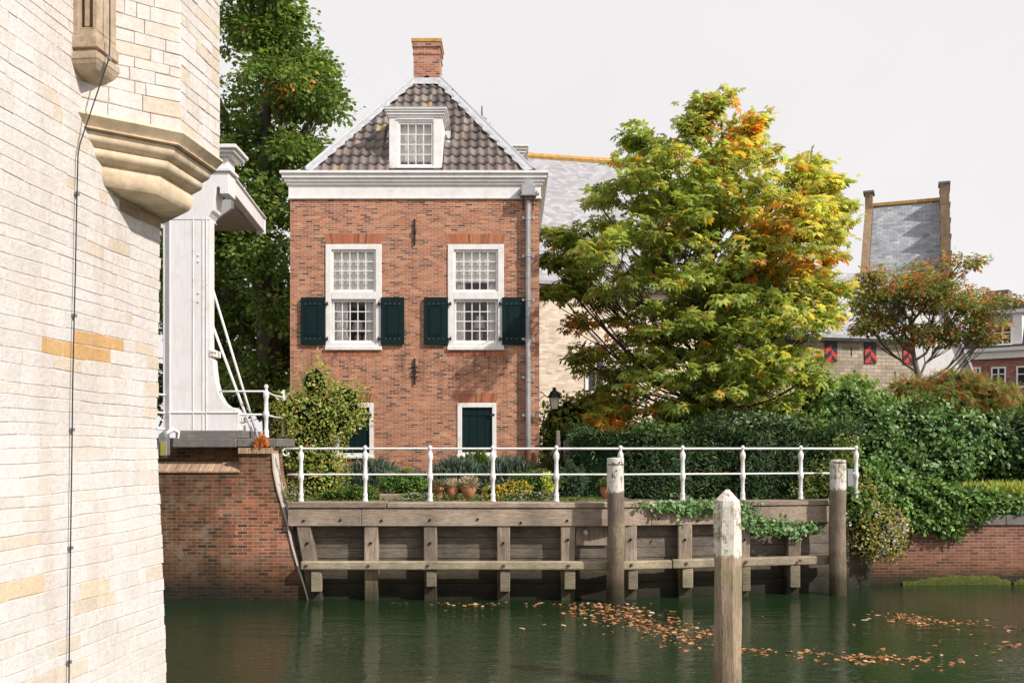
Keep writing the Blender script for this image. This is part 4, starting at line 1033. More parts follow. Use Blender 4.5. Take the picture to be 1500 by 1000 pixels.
# dormers
DYf = 24.3; dz0, dz1 = Z(250,DYf), Z(172,DYf)
dm = MB(); frame(dm, dx0, dx1, dz0, dz1, DYf, DYf+.14, .22,.22,.10,.11); dm.box(dx0,dx0+.06,DYf+.14,25.5,dz0,dz1); dm.box(dx1-.06,dx1,DYf+.14,25.5,dz0,dz1)
wx0, wx1, wz0_, wz1_ = X(584,DYf), X(633,DYf), Z(244,DYf), Z(177,DYf)
dm.box(wx0-.05,wx1+.05,DYf-.03,DYf-.002,wz1_+.02,wz1_+.05); dm.box(wx0-.06,wx1+.06,DYf-.04,DYf-.002,wz0_-.05,wz0_)
for z_a, z_b, ov in ((172,169,.03),(169,165,.06),(165,162,.09),(162,159.5,.115)): dm.box(dx0-ov,dx1+ov,DYf-ov,25.9,Z(z_a,DYf),Z(z_b,DYf))
D = dm.build('dormer', M['white'], hs, bevel=.006)
b = MB(); frame(b, dx0+.22, dx1-.22, dz0+.10, dz1-.11, DYf+.03, DYf+.08, .05,.05,.06,.05); bars(b, dx0+.27, dx1-.27, dz0+.16, dz1-.16, DYf+.04, 4, 4, .02); b.build('sash', M['white'], D)
b = MB(); y = DYf+.06; b.quad((dx0+.23,y,dz0+.12),(dx1-.23,y,dz0+.12),(dx1-.23,y,dz1-.12),(dx0+.23,y,dz1-.12)); b.build('pane', M['glass'], D)
b = MB(); vs = []; y = DYf+.16
for i in range(41):
    x = dx0+.1+(dx1-dx0-.2)*i/40; yy = y+.02*math.sin(i*1.7); vs += [(x,yy,dz0+.05),(x,yy,dz1-.05)]
b.add(vs, [(2*i,2*i+2,2*i+3,2*i+1) for i in range(40)]); b.build('curtain', M['blind'], D, smooth=True)
b = MB(); b.box(dx0-.12,dx1+.12,DYf-.12,25.95,Z(159.5,DYf)+.001,Z(158.3,DYf)); b.build('dormer_lead', M['lead'], D)
for sfl in ([Vector((dx1,DYf+.05,dz0+.05)),Vector((dx1+.15,DYf+.02,dz0+.02)),Vector((dx1+.15,25.2,11.0)),Vector((dx1,25.2,11.02))], [Vector((dx0-.15,DYf+.02,dz0+.02)),Vector((dx0,DYf+.05,dz0+.05)),Vector((dx0,25.2,11.02)),Vector((dx0-.15,25.2,11.0))]):
    MB().quad(*sfl).build('side_flashing', M['lead'], D)
for sgn in (1,-1):
    xc = -2.345; xo = .30 if sgn > 0 else -4.99; xi = xc + sgn*1.4
    xa, xb = min(xo,xi), max(xo,xi); Yd = 27.3; zt_ = Z(214,Yd)
    b = MB(); b.box(xa,xb,Yd,Yd+1.4,9.9,zt_-.28)
    for k, (za_, zb_, ov) in enumerate(((.28,.2,.03),(.2,.12,.07),(.12,.05,.11),(.05,0,.15))): b.box(xa-ov,xb+ov,Yd-ov,Yd+1.4+ov,zt_-za_,zt_-zb_)
    dd = b.build('dormer', M['white'], hs, bevel=.006)
    b = MB(); b.box(xa+.1,xb-.08,Yd-.015,Yd-.002,10.0,zt_-.42); b.build('cheek_panel', M['lead'], dd)
b = MB(); b.lathe([(.10,11.2),(.10,12.72),(.14,12.75),(.14,12.9),(.03,12.95),(.02,13.25),(.005,13.3)],(X(706,30),30,0),12); b.build('vent_pot', M['step'], hs, smooth=False)
# downpipe
xp = hx(773.5); b = MB(); rr = .062; b.lathe([(rr,0),(rr,hz(296)-2.9)],(xp,HYF-.11,2.9),12)
for py in (322,376,440,500,558): b.lathe([(rr+.012,-.03),(rr+.012,.03)],(xp,HYF-.11,hz(py)),12)
dp = b.build('downpipe', M['zinc'], hs, smooth=False)
b = MB(); b.lathe([(.075,1.85),(.075,2.95)],(xp,HYF-.11,0),12); b.build('pipe_foot', M['rust'], dp)
for py in (320.5,376.5,440,497,553,608):
    b = MB(); b.box(xp-.14,xp+.14,HYF-.09,HYF-.05,hz(py)-.022,hz(py)+.022)
    for s_ in (-.12,.12): b.lathe([(.03,-.03),(.03,.03)],(xp+s_,HYF-.09,hz(py)),8)
    b.build('bracket', M['zinc'], dp)
b = MB(); xq0, xq1 = hx(763.5), hx(783.5)
b.prism([(xq0,HYF-.30,hz(289)),(xq1,HYF-.30,hz(289)),(xq1,HYF-.30,hz(276)),(hx(781),HYF-.30,hz(275)),(hx(779),HYF-.30,hz(270)),(hx(773.5),HYF-.30,hz(268)),(hx(768),HYF-.30,hz(270)),(hx(766),HYF-.30,hz(275)),(xq0,HYF-.30,hz(276))], (0,.25,0))
b.box(xq0-.03,xq1+.03,HYF-.32,HYF-.03,hz(291),hz(289)-.001); b.box(xq0+.01,xq0+.03,HYF-.31,HYF-.29,hz(276),hz(269))
for s_ in (xq0-.05, xq1+.05): b.lathe([(.04,-.06),(.06,0),(.03,.06)],(s_,HYF-.2,hz(286)),8)
b.build('hopper', M['zinc'], dp, bevel=.01)
b = MB()
for xx in (hx(766.5),hx(780.5)): b.tube([(xx,HYF-.2,hz(291)),(xx,HYF-.16,hz(298)),(xx,HYF-.03,hz(309))], .016, 6)
b.build('stay', M['iron'], dp)

# things seen behind the windows
def curtain(label, px0, px1, py0, py1, Y=24.175):
    b = MB(); vs = []; n_ = 24
    for i in range(n_+1):
        x = X(px0,Y)+(X(px1,Y)-X(px0,Y))*i/n_; yy = Y+.02*math.sin(i*1.45)+.01*math.sin(i*.6); vs += [(x,yy,Z(py1,Y)),(x,yy,Z(py0,Y))]
    b.add(vs, [(2*i,2*i+2,2*i+3,2*i+1) for i in range(n_)]); o = b.build('curtain', M['curtain'], None, smooth=True, loc=(X((px0+px1)/2,Y),Y,Z(py1,Y))); tag(o, label, 'curtain', 'curtains behind the upper windows')
curtain('white curtain drawn wide at the left of the left upper window', 486,510,436,506); curtain('narrow white curtain at the right of the left upper window', 537,556,436,506)
curtain('white curtain at the left of the right upper window', 664,682,410,506); curtain('white curtain at the right of the right upper window, by the downpipe side', 714,733,410,506)
for label, a, c, d, e in (('cream roller blind fully down behind the left window top sash',484,554,360,431),('cream roller blind pulled three quarters down behind the right window top sash',663,734,360,414)):
    b = MB(); Y = 24.115; b.box(X(a,Y),X(c,Y),Y,Y+.006,Z(e,Y),Z(d,Y)); o = b.build('roller_blind', M['blind'], None, loc=(X((a+c)/2,Y),Y,Z(e,Y))); tag(o, label, 'blind', 'roller blinds in the upper windows')
def lamp(label, px, py0, py1, pyb, r0, r1, Y=24.55):
    t = thing('table_lamp', label, 'lamp', (X(px,Y),Y,Z(pyb,Y)), 'table lamps behind the windows'); x = X(px,Y)
    b = MB(); b.lathe([(r1,Z(py1,Y)),(r0,Z(py0,Y)),(r0*.9,Z(py0,Y)-.005)],(x,Y,0),20); b.build('lamp_shade', M['shade'], t, smooth=False)
    b = MB(); zb_ = Z(pyb,Y); h = Z(py1,Y)-zb_; b.lathe([(.09,0),(.10,.03),(.06,.06),(.10,h*.4),(.085,h*.65),(.025,h*.85),(.02,h*1.2)],(x,Y,zb_),14); b.build('base', M['ceramic'], t, smooth=True)
lamp('table lamp with wide cream shade behind the left upper window', 524.5,469,487,501,.10,.19); lamp('table lamp with cream shade and white base behind the right upper window', 703,463,482,502,.10,.19)
def figurine(label, px, h, Y=24.32):
    x = X(px,Y); t = thing('figurine', label, 'figurine', (x,Y,Z(503,Y)), 'figurines on the left window sill'); zb_ = Z(503,Y)
    b = MB(); b.lathe([(.055,0),(.06,.02),(.04,.05),(.055,h*.35),(.05,h*.55),(.02,h*.66)],(x,Y,zb_),10); b.build('body', M['ceramic'], t, smooth=True)
    b = MB(); b.lathe([(.012,h*.64),(.036,h*.72),(.04,h*.84),(.03,h*.95),(.008,h)],(x+.008,Y-.01,zb_),10); b.build('head', M['ceramic'], t, smooth=True)
figurine('small cream dog-like figurine standing alone at the right of the left window sill', 534.5,.20); figurine('pale figurine at the left end of the left window sill', 510.5,.17)
# lantern on the right flank
lx, ly = X(812,24.6), 24.6
ln = thing('wall_lantern', 'black wall lantern with tapered glass on the right corner of the red house', 'lantern', (lx,ly,Z(599,ly)))
zl0, zl1 = Z(599,ly), Z(582,ly)
b = MB(); b.lathe([(.075*1.41,0),(.115*1.41,zl1-zl0)],(lx,ly,zl0),4,math.pi/4); b.build('glass', M['lampglass'], ln)
b = MB()
for sx_ in (-1,1):
    for sy_ in (-1,1): b.tube([(lx+sx_*.077,ly+sy_*.077,zl0),(lx+sx_*.117,ly+sy_*.117,zl1)], .009, 5)
b.lathe([(.11,-.012),(.115,.004)],(lx,ly,zl0),4,math.pi/4)
b.lathe([(.19,0),(.18,.02),(.13,.08),(.12,.09),(.11,.14),(.06,.17),(.04,.20),(.06,.22),(.05,.235),(.015,.25)],(lx,ly,zl1),8,math.pi/8); b.build('hood', M['iron'], ln)
b = MB(); b.tube([(x1,ly,Z(574,ly)),(x1+.08,ly,Z(574,ly)),(x1+.14,ly,Z(578,ly)),(x1+.22,ly,Z(582,ly)),(lx,ly,zl1)], .014, 6); b.tube([(x1,ly,Z(588,ly)),(x1+.06,ly,Z(583,ly)),(x1+.14,ly,Z(579,ly))], .01, 6); b.build('bracket', M['iron'], ln, smooth=True)

# ------------------------------------------------------------------ stone hall behind
ud = Vector((.97,.243,0)).normalized(); nd = Vector((-ud.y,ud.x,0))
HO = Vector((-1.0,36-.25*2.05,0)); HL = 8.5
hl = thing('stone_hall', 'tall pale brick hall with grey slate roof standing right behind the red house', 'hall', tuple(HO+Vector((0,0,1.9))))
def hp(s, t, z): q = HO+ud*s+nd*t; return (q.x,q.y,z)
ze, zr = 8.98, 15.25; dpt = 6.2
b = MB(); b.quad(hp(0,0,1.8),hp(HL,0,1.8),hp(HL,0,ze),hp(0,0,ze)); b.poly([hp(HL,0,1.8),hp(HL,2*dpt,1.8),hp(HL,2*dpt,ze),hp(HL,dpt,zr),hp(HL,0,ze)]); b.poly([hp(0,2*dpt,1.8),hp(0,0,1.8),hp(0,0,ze),hp(0,dpt,zr),hp(0,2*dpt,ze)])
b.build('wall', M['yellow_brick'], hl)
b = MB(); b.quad(hp(-.1,-.25,ze+.02),hp(HL-.1,-.25,ze+.02),hp(HL-.1,dpt,zr+.1),hp(-.1,dpt,zr+.1)); b.quad(hp(HL-.1,2*dpt+.2,ze),hp(-.1,2*dpt+.2,ze),hp(-.1,dpt,zr+.09),hp(HL-.1,dpt,zr+.09)); b.build('roof', M['slate'], hl)
b = MB(); b.tube([hp(-.2+i*(HL+.1)/12,dpt,zr+.16-.10*math.sin(math.pi*i/12)*.5) for i in range(13)], .16, 8); b.build('ridge_tiles', M['orange'], hl)
b = MB(); b.beam(hp(-.2,-.3,ze-.06),hp(HL,-.3,ze-.06), .16,.12); b.beam(hp(-.2,-.12,ze-.2),hp(HL,-.12,ze-.2), .2,.12); b.build('gutter', M['zinc'], hl)
b = MB(); b.obox(hp(HL-.1,dpt,zr+.1), ud*.14, nd*.3, Vector((0,0,.42))); b.build('chimney', M['step'], hl)
s0 = 4.6; b = MB()
def hwin(s, w, za_, zb_):
    f = MB()
    for (sa, sb, c, d) in ((s,s+.12,za_,zb_),(s+w-.12,s+w,za_,zb_),(s+.12,s+w-.12,za_,za_+.12),(s+.12,s+w-.12,zb_-.12,zb_),(s+w/2-.03,s+w/2+.03,za_+.12,zb_-.12),(s+.12,s+w-.12,(za_+zb_)/2-.03,(za_+zb_)/2+.03)):
        f.prism([hp(sa,-.05,c),hp(sb,-.05,c),hp(sb,-.05,d),hp(sa,-.05,d)], nd*.1)
    fo = f.build('window', M['white'], hl)
    g2 = MB(); g2.quad(hp(s,-.012,za_),hp(s+w,-.012,za_),hp(s+w,-.012,zb_),hp(s,-.012,zb_)); g2.build('pane', M['dark_glass'], fo)
hwin(3.78,.8,Z(578,36.8),Z(505,36.8))
b = MB(); b.prism([hp(3.7,-.09,Z(584,36.8)),hp(4.66,-.09,Z(584,36.8)),hp(4.66,-.09,Z(578,36.8)),hp(3.7,-.09,Z(578,36.8))], nd*.14); b.build('sill', M['plaster'], hl)
# low stone house with chevron shutters
LO = Vector((X(1120,38.2),38.2,0)); LL_ = 6.6
lh = thing('stone_outbuilding', 'low rough stone building with red and black chevron shutters behind the shrubs', 'building', tuple(LO+Vector((0,0,1.9))))
def lp(s, t, z): q = LO+ud*s+nd*t; return (q.x,q.y,z)
le, lr, ld = 7.35, 10.3, 2.95
b = MB(); b.quad(lp(0,0,1.8),lp(LL_,0,1.8),lp(LL_,0,le),lp(0,0,le)); b.poly([lp(LL_,0,1.8),lp(LL_,2*ld,1.8),lp(LL_,2*ld,le),lp(LL_,ld,lr),lp(LL_,0,le)]); b.quad(lp(0,2*ld,1.8),lp(0,0,1.8),lp(0,0,le),lp(0,2*ld,le)); b.build('wall', M['old_stone'], lh)
b = MB(); b.quad(lp(-.2,-.3,le+.0),lp(LL_+.15,-.3,le+.0),lp(LL_+.15,ld,lr+.12),lp(-.2,ld,lr+.12)); b.quad(lp(LL_+.15,2*ld,le),lp(-.2,2*ld,le),lp(-.2,ld,lr+.1),lp(LL_+.15,ld,lr+.1)); b.build('roof', M['slate'], lh)
b = MB(); b.beam(lp(-.2,-.32,le-.05),lp(LL_+.15,-.32,le-.05), .14,.12); b.beam(lp(-.2,-.1,le-.14),lp(LL_,-.1,le-.14), .16,.1); b.build('gutter', M['zinc'], lh)
def shut(px):
    w, h = .52, .82
    k = (px-750)/F; den = ud.x - k*ud.y; s = (k*LO.y-LO.x)/den; zt_ = le-.22; zb_ = zt_-h
    base = MB(); base.prism([lp(s-w/2,-.04,zb_),lp(s+w/2,-.04,zb_),lp(s+w/2,-.04,zt_),lp(s-w/2,-.04,zt_)], nd*.03); so_ = base.build('shutter', M['black'], lh)
    r = MB(); hh = .26; y_ = -.046
    for k2 in range(-1, 2):
        z_ = zb_ + .10 + k2*2*hh*.8
        for sg in (-1, 1):
            pts = [(sg*w/2, z_-.0-.22+ (0)),(0, z_+.0),(0, z_+hh*.8),(sg*w/2, z_+hh*.8-.22)] if sg < 0 else [(0, z_-hh*.8),(w/2, z_-hh*.8-.22),(w/2, z_-.22),(0, z_)]
            cl_ = []
            pts = clip_poly(pts, zb_+.01, zt_-.01)
            if len(pts) >= 3: r.poly([lp(s+a_, y_, z2) for a_, z2 in (pts if sum((pts[i][0]*pts[(i+1)%len(pts)][1]-pts[(i+1)%len(pts)][0]*pts[i][1]) for i in range(len(pts))) > 0 else pts[::-1])])
    r.build('chevron', M['red'], so_)
def clip_poly(pts, lo, hi):
    for lim, sgn in ((lo,1),(hi,-1)):
        out_ = []
        for i in range(len(pts)):
            a_, c_ = pts[i], pts[(i+1)%len(pts)]; ia, ic = sgn*(a_[1]-lim) >= 0, sgn*(c_[1]-lim) >= 0
            if ia: out_.append(a_)
            if ia != ic:
                t_ = (lim-a_[1])/(c_[1]-a_[1]); out_.append((a_[0]+(c_[0]-a_[0])*t_, lim))
        pts = out_
        if not pts: return []
    return pts
for px in (1160,1217,1274.5,1330.5): shut(px)
for px, py, hh_ in ((1187,512,.34),(1247,515,.34),(1311,552,.45)):
    k = (px-750)/F; s = (k*LO.y-LO.x)/(ud.x-k*ud.y); q = LO+ud*s; zc_ = Z(py,q.y)
    b = MB(); b.prism([lp(s-.03,-.006,zc_-hh_/2),lp(s+.03,-.006,zc_-hh_/2),lp(s+.03,-.006,zc_+hh_/2),lp(s-.03,-.006,zc_+hh_/2)], nd*.02); b.build('arrow_slit', M['black'], lh)
# plastered annex with a sloping edge at the right end
ax_ = thing('plastered_annex', 'white plastered gable with steep sloping edge right of the stone building', 'building', P(1385,600,39.5))
b = MB(); Ya = 40.2; b.prism([P(1328,600,Ya),P(1440,600,Ya),P(1424,548,Ya),P(1400,478,Ya),P(1372,420,Ya),P(1328,420,Ya)], (-.3,3,0)); b.build('gable', M['plaster'], ax_)
b = MB(); b.beam(P(1373,420,Ya-.05),P(1427,552,Ya-.05), .25,.09, up=(1,0,.4)); b.build('verge', M['lead'], ax_)
# slate house with stepped gables
sg_ = thing('stepped_gable_house', 'tall blue slate roof between stepped and curved lichened gables', 'house', P(1325,600,45))
a20 = math.radians(-22.5); us = Vector((math.cos(a20),math.sin(a20),0)); ns = Vector((-us.y,us.x,0))
SO = Vector((X(1279,46.4),46.4,0)); SL = 2.85
def sp_(s, t, z): q = SO+us*s+ns*t; return (q.x,q.y,z)
zr_ = Z(302,46.4); run = 5.2
b = MB(); b.quad(sp_(0,-run,zr_-5.4),sp_(SL,-run,zr_-5.4),sp_(SL,0,zr_),sp_(0,0,zr_)); b.quad(sp_(SL,run,zr_-5.4),sp_(0,run,zr_-5.4),sp_(0,0,zr_-.01),sp_(SL,0,zr_-.01)); b.build('roof', M['blue_slate'], sg_)
b = MB(); b.beam(sp_(0,0,zr_+.03),sp_(SL,0,zr_+.03), .3,.14); b.build('ridge_tiles', M['orange'], sg_)
b = MB(); b.prism([sp_(0.02,-run+.1,1.8),sp_(SL-.02,-run+.1,1.8),sp_(SL-.02,run-.1,1.8),sp_(0.02,run-.1,1.8)], (0,0,zr_-5.5-1.8)); b.build('wall', M['step'], sg_)
b = MB(); prof_ = [(-run-.3,zr_-5.6)]; 
pts = [(-.35,zr_+.55),(-.35,zr_-.2),(-.9,zr_-.75),(-1.8,zr_-1.5),(-3.0,zr_-2.65),(-run-.2,zr_-5.0),(-run-.2,zr_-6.5),(run,zr_-6.5),(run,zr_-5.0),(.35,zr_-.1),(.35,zr_+.55)]
b.prism([sp_(-.02,t,z) for t,z in pts], us*-.32); b.box(*[0]*6) if False else None; b.build('curved_gable', M['step'], sg_)
b = MB(); b.obox(sp_(-.18,0,zr_+.60), us*.24, ns*.42, Vector((0,0,.05))); b.build('gable_cap', M['bluestone'], sg_)
b = MB(); pts = [(-.4,zr_+.66)]
t_, z_ = -.4, zr_+.2
for k in range(6): pts += [(t_,z_),(t_-.85,z_)]; t_ -= .85; z_ -= .86
pts += [(t_,zr_-6.5),(.8,zr_-6.5),(.8,zr_+0.),(.4,zr_+.2),(.4,zr_+.66)]
b.prism([sp_(SL,t,z) for t,z in pts], us*.38); b.build('stepped_gable', M['step'], sg_)
t_, z_ = -.4, zr_+.2
for k in range(6): MB().obox(sp_(SL+.19,t_-.40,z_+.04), us*.22, ns*.45, Vector((0,0,.045))).build('step_cap', M['bluestone'], sg_); t_ -= .85; z_ -= .86
MB().obox(sp_(SL+.19,0,zr_+.70), us*.25, ns*.45, Vector((0,0,.045))).build('step_cap', M['bluestone'], sg_)
# far brick house
fh = thing('brick_townhouse', 'far red brick townhouse with dark mansard roof and white dormer at the right edge', 'house', P(1470,600,58))
uf = Vector((math.cos(math.radians(-38)),math.sin(math.radians(-38)),0)); nfv = Vector((-uf.y,uf.x,0)); FO = Vector((X(1405,60),60,0))
def fp(s, t, z): q = FO+uf*s+nfv*t; return (q.x,q.y,z)
fz0, fz1 = 1.8, Z(526,59); FL = 11.
b = MB(); b.prism([fp(0,0,fz0),fp(FL,0,fz0),fp(FL,7,fz0),fp(0,7,fz0)], (0,0,fz1-fz0)); b.build('wall', M['far_brick'], fh)
b = MB(); b.prism([fp(-.2,-.25,fz1),fp(FL,-.25,fz1),fp(FL,7,fz1),fp(-.2,7,fz1)], (0,0,.42)); b.prism([fp(-.3,-.45,fz1+.42),fp(FL,-.45,fz1+.42),fp(FL,7,fz1+.42),fp(-.3,7,fz1+.42)], (0,0,.2)); b.build('cornice', M['plaster'], fh)
zz = fz1+.62; b = MB(); b.quad(fp(0,-.1,zz),fp(FL,-.1,zz),fp(FL,1.3,zz+2.7),fp(1.0,1.3,zz+2.7)); b.quad(fp(1.0,1.3,zz+2.7),fp(FL,1.3,zz+2.7),fp(FL,5,zz+3.3),fp(1.6,5,zz+3.3)); b.quad(fp(0,7,zz),fp(0,-.1,zz),fp(1.0,1.3,zz+2.7),fp(1.6,5,zz+3.3)); b.build('roof', M['dark_tile'], fh)
def fwin(s, w, za_, zb_, t=-.02, mat=None, n_=2, parent=None, nm='window'):
    f = MB(); wd = .09
    L_ = [(s,s+wd,za_,zb_),(s+w-wd,s+w,za_,zb_),(s+wd,s+w-wd,za_,za_+wd),(s+wd,s+w-wd,zb_-wd,zb_),(s+wd,s+w-wd,za_+(zb_-za_)*.6,za_+(zb_-za_)*.6+.06)] + [(s+w*k/n_-.04,s+w*k/n_+.04,za_+wd,zb_-wd) for k in range(1,n_)]
    for sa,sb,c,d in L_: f.prism([fp(sa,t-.06,c),fp(sb,t-.06,c),fp(sb,t-.06,d),fp(sa,t-.06,d)], nfv*.07)
    fo = f.build(nm, M['white'], parent or fh)
    g2 = MB(); g2.quad(fp(s,t-.012,za_),fp(s+w,t-.012,za_),fp(s+w,t-.012,zb_),fp(s,t-.012,zb_)); 
    if (parent or fh) is fh: g2.build('pane', M['dark_glass'], fo)
    else: g2.build('pane', M['dark_glass'], parent)
fs = lambda px: ((px-750)/F*FO.y-FO.x)/(uf.x-(px-750)/F*uf.y)
fwin(fs(1423),fs(1437)-fs(1423),Z(565,59),Z(537,59)); fwin(fs(1452),fs(1474)-fs(1452),Z(565,58),Z(536,58)); fwin(fs(1489),fs(1520)-fs(1489),Z(566,57),Z(534,57))
b = MB(); sa, sb = fs(1434), fs(1497); b.prism([fp(sa,.0,zz),fp(sb,.0,zz),fp(sb,2.2,zz),fp(sa,2.2,zz)], (0,0,2.0)); b.prism([fp(sa-.2,-.2,zz+2.0),fp(sb+.2,-.2,zz+2.0),fp(sb+.2,2.2,zz+2.0),fp(sa-.2,2.2,zz+2.0)], (0,0,.2)); dmm = b.build('dormer', M['plaster'], fh)
b = MB(); b.prism([fp(sa+.3,-.03,zz+1.35),fp(sb-.5,-.03,zz+1.35),fp(sb-.5,-.03,zz+1.95),fp(sa+.3,-.03,zz+1.95)], nfv*.02); b.build('panel', M['panel'], dmm)
fwin(sa+.3, sb-sa-.8, zz+.15, zz+1.33, -.03, None, 3, dmm)
b = MB(); sc_ = fs(1446); b.obox(fp(sc_,2.5,zz+2.75), uf*.75, nfv*.6, Vector((0,0,.75))); chf = b.build('chimney', M['far_brick'], fh)
b = MB(); b.obox(fp(sc_+.1,2.5,zz+3.6), uf*.65, nfv*.5, Vector((0,0,.1))); b.build('chimney_cap', M['bluestone'], chf)

# ------------------------------------------------------------------ trees
def proj(pos): return 750+pos[:, 0]/pos[:, 1]*F, HY-(pos[:, 2]-EYE)/pos[:, 1]*F
def chest_col(pos, cr, n):
    px, py = proj(pos)
    greens = pal(n, [(.135,.18,.03),(.175,.215,.034),(.22,.25,.042),(.09,.135,.026)], [3,3,2.4,1.6])
    yel = pal(n, [(.36,.33,.05),(.31,.31,.05),(.41,.33,.045),(.26,.28,.045)], [3,3,1.5,3])
    ora = pal(n, [(.36,.16,.025),(.30,.10,.02),(.38,.22,.03),(.26,.22,.04)], [3,2,3,2])
    fy = np.clip((px-1000)/330 + (300-py)/520 + cr*.16, 0, .8)  # autumn yellow weighted right and upward, painting the sunlit side into leaf colour
    fo = np.zeros(n)
    for ox, oy, rx, ry, k in ((1090,180,45,45,.55),(1130,330,50,18,.75),(1190,385,75,18,.9),(860,480,60,25,.8),(905,620,65,22,.85),(930,590,50,25,.5),(1220,500,30,18,.6),(830,480,30,14,.9),(990,330,25,18,.3),(885,245,25,15,.5),(1150,300,40,14,.4)):
        fo = np.maximum(fo, k*np.exp(-((px-ox)/rx)**2-((py-oy)/ry)**2))
    fo = fo*.9 + .02
    r = RNG.random(n); r2 = RNG.random(n)
    c = np.where((r < fy)[:, None], yel, greens); c = np.where((r2 < fo)[:, None], ora, c)
    return c
CL = [(1046,156,14,12,-.3),(1022,180,18,16,-.2),(1103,172,18,14,.2),(1088,196,26,20,.3),(1215,236,24,14,.2),(1242,266,20,14,.1),(1246,300,14,16,0),(1250,345,18,14,.2),(872,292,24,16,0),(820,342,22,14,.2),(806,386,18,12,0),(815,430,22,10,-.2),(930,196,14,12,.1),(1033,168,20,20,-.3),(1008,198,26,18,-.2),(975,225,32,26,0),(940,205,20,18,.2),(935,250,25,22,0),
      (1095,190,40,30,.3),(1085,230,45,35,0),(1195,255,45,25,.2),(1225,285,35,28,0),(1160,285,50,35,-.3),(1200,315,50,40,.4),(1185,370,55,40,-.5),(1215,420,40,30,.3),
      (1060,290,90,45),(960,290,60,45),(905,290,40,35),(870,330,50,40),(835,360,35,30),(830,400,35,25),(1010,370,110,60),(1130,350,80,55),(1220,340,45,45),(1245,310,22,25),(1240,395,40,30),
      (900,400,70,45),(960,450,90,55),(1080,440,90,60),(1180,430,70,45),(1195,470,30,20),(1000,300,60,50),(860,400,50,40),(855,475,40,18),(850,520,30,14),(890,520,45,30),(960,530,80,50),(1070,530,90,50),(1150,520,60,40),(1165,560,25,25),
      (1040,300,70,45,-1.0),(960,350,70,50,-1.4),(1090,370,75,50,-1.5),(1010,430,90,50,-1.8),(1150,450,50,40,-1.2),(1060,250,60,40,-.6),(1000,500,110,50,-1.5),(1060,560,90,40,-1.6),(980,570,70,40,-1.8),(1110,480,70,40,-1.6),(1030,620,90,18,-1.2),(905,580,45,25),(890,622,42,16,-1.2),(950,605,60,28,-.8),(1030,595,70,30),(1100,590,70,30),(1150,600,30,18)]
CL = [((l[0]-30 if l[0] > 1230 else l[0]-20 if l[0] > 1175 else l[0]),)+tuple(l[1:]) for l in CL]
CB = (X(1030,25.2),25.2,1.95)
tree('chestnut_tree', 'broad horse chestnut turning yellow and orange, beside the red house', 'tree', CB,
     [CB,(CB[0]-.02,25.2,2.8),(CB[0]+.03,25.22,3.8),(CB[0]-.05,25.2,5.2),(CB[0]+.05,25.25,6.8),(CB[0]+.25,25.3,8.6),(CB[0]+.5,25.3,10.4)], [.21,.18,.16,.13,.09,.06,.02],
     CL, 25.0, 3.6, 800, 24, .46, T_PALM, .30, chest_col, M['bark'], M['leaf'], flat=.38, up=.8, limb_r=.036)
def maple_col(pos, cr, n):
    px, py = proj(pos)
    c = pal(n, [(.06,.105,.02),(.085,.13,.025),(.12,.16,.035),(.04,.075,.015),(.16,.19,.045)], [3,3,2,2,.5])
    warm = pal(n, [(.33,.12,.03),(.3,.22,.04)], [1,1]); r = RNG.random(n)
    k = .008 + .6*np.exp(-((px-417)/14)**2-((py-135)/16)**2)
    return np.where((r < k)[:, None], warm, c)
ML = [(455,150,45,50,-.8),(462,95,28,28,-.5),(480,165,28,22,-.6),(450,235,36,30,-.8),(400,60,60,60,-1.),(395,-10,55,45),(425,25,40,35),(345,20,60,60),(450,75,28,22),(420,85,50,45),(365,110,60,60),(470,135,30,22),(435,150,55,45),(480,172,24,12),(450,200,42,32),(390,200,60,60),(335,190,50,70),(440,245,40,32),(385,270,60,50),(330,280,50,60),(410,320,45,45),(405,350,28,40),(412,420,22,50),(400,500,35,50),(385,560,50,40),(330,330,40,60),(350,350,55,50),(400,390,35,40),(330,420,60,50),(285,380,60,80),(420,455,20,50),(355,470,50,40),(300,500,60,50),(415,520,18,30),(260,460,60,70)]
TB = (X(408,29.5),29.5,1.95)
tree('maple_tree', 'tall dense green tree with leaning dark trunk, between the tower and the red house', 'tree', TB,
     [TB,(X(404,29.5),29.5,3.6),(X(392,29.5),29.5,6.2),(X(383,29.5),29.5,8.2),(X(385,29.5),29.6,10.5),(X(390,29.5),29.6,13),(X(395,29.5),29.6,16)], [.46,.40,.34,.28,.2,.12,.04],
     ML, 30.0, 4.2, 800, 60, .56, T_LOBE, .14, maple_col, M['bark'], M['leaf'], flat=.6, up=.6, limb_r=.08)
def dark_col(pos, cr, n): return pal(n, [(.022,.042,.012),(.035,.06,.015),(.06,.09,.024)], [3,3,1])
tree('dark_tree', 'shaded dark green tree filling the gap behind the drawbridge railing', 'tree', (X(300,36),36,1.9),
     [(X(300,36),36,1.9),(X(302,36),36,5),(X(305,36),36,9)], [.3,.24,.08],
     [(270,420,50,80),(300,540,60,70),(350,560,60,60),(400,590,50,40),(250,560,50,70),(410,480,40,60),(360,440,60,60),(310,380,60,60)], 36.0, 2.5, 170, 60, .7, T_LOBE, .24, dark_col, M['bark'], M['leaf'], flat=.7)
def sumac_col(pos, cr, n):
    px, py = proj(pos)
    g_ = pal(n, [(.10,.14,.03),(.15,.19,.045),(.07,.10,.025)], [3,3,2]); r_ = pal(n, [(.25,.085,.035),(.30,.125,.05),(.19,.06,.03)], [3,3,2])
    k = np.clip(.24 + .26*cr, 0, .8); return np.where((RNG.random(n) < k)[:, None], r_, g_)
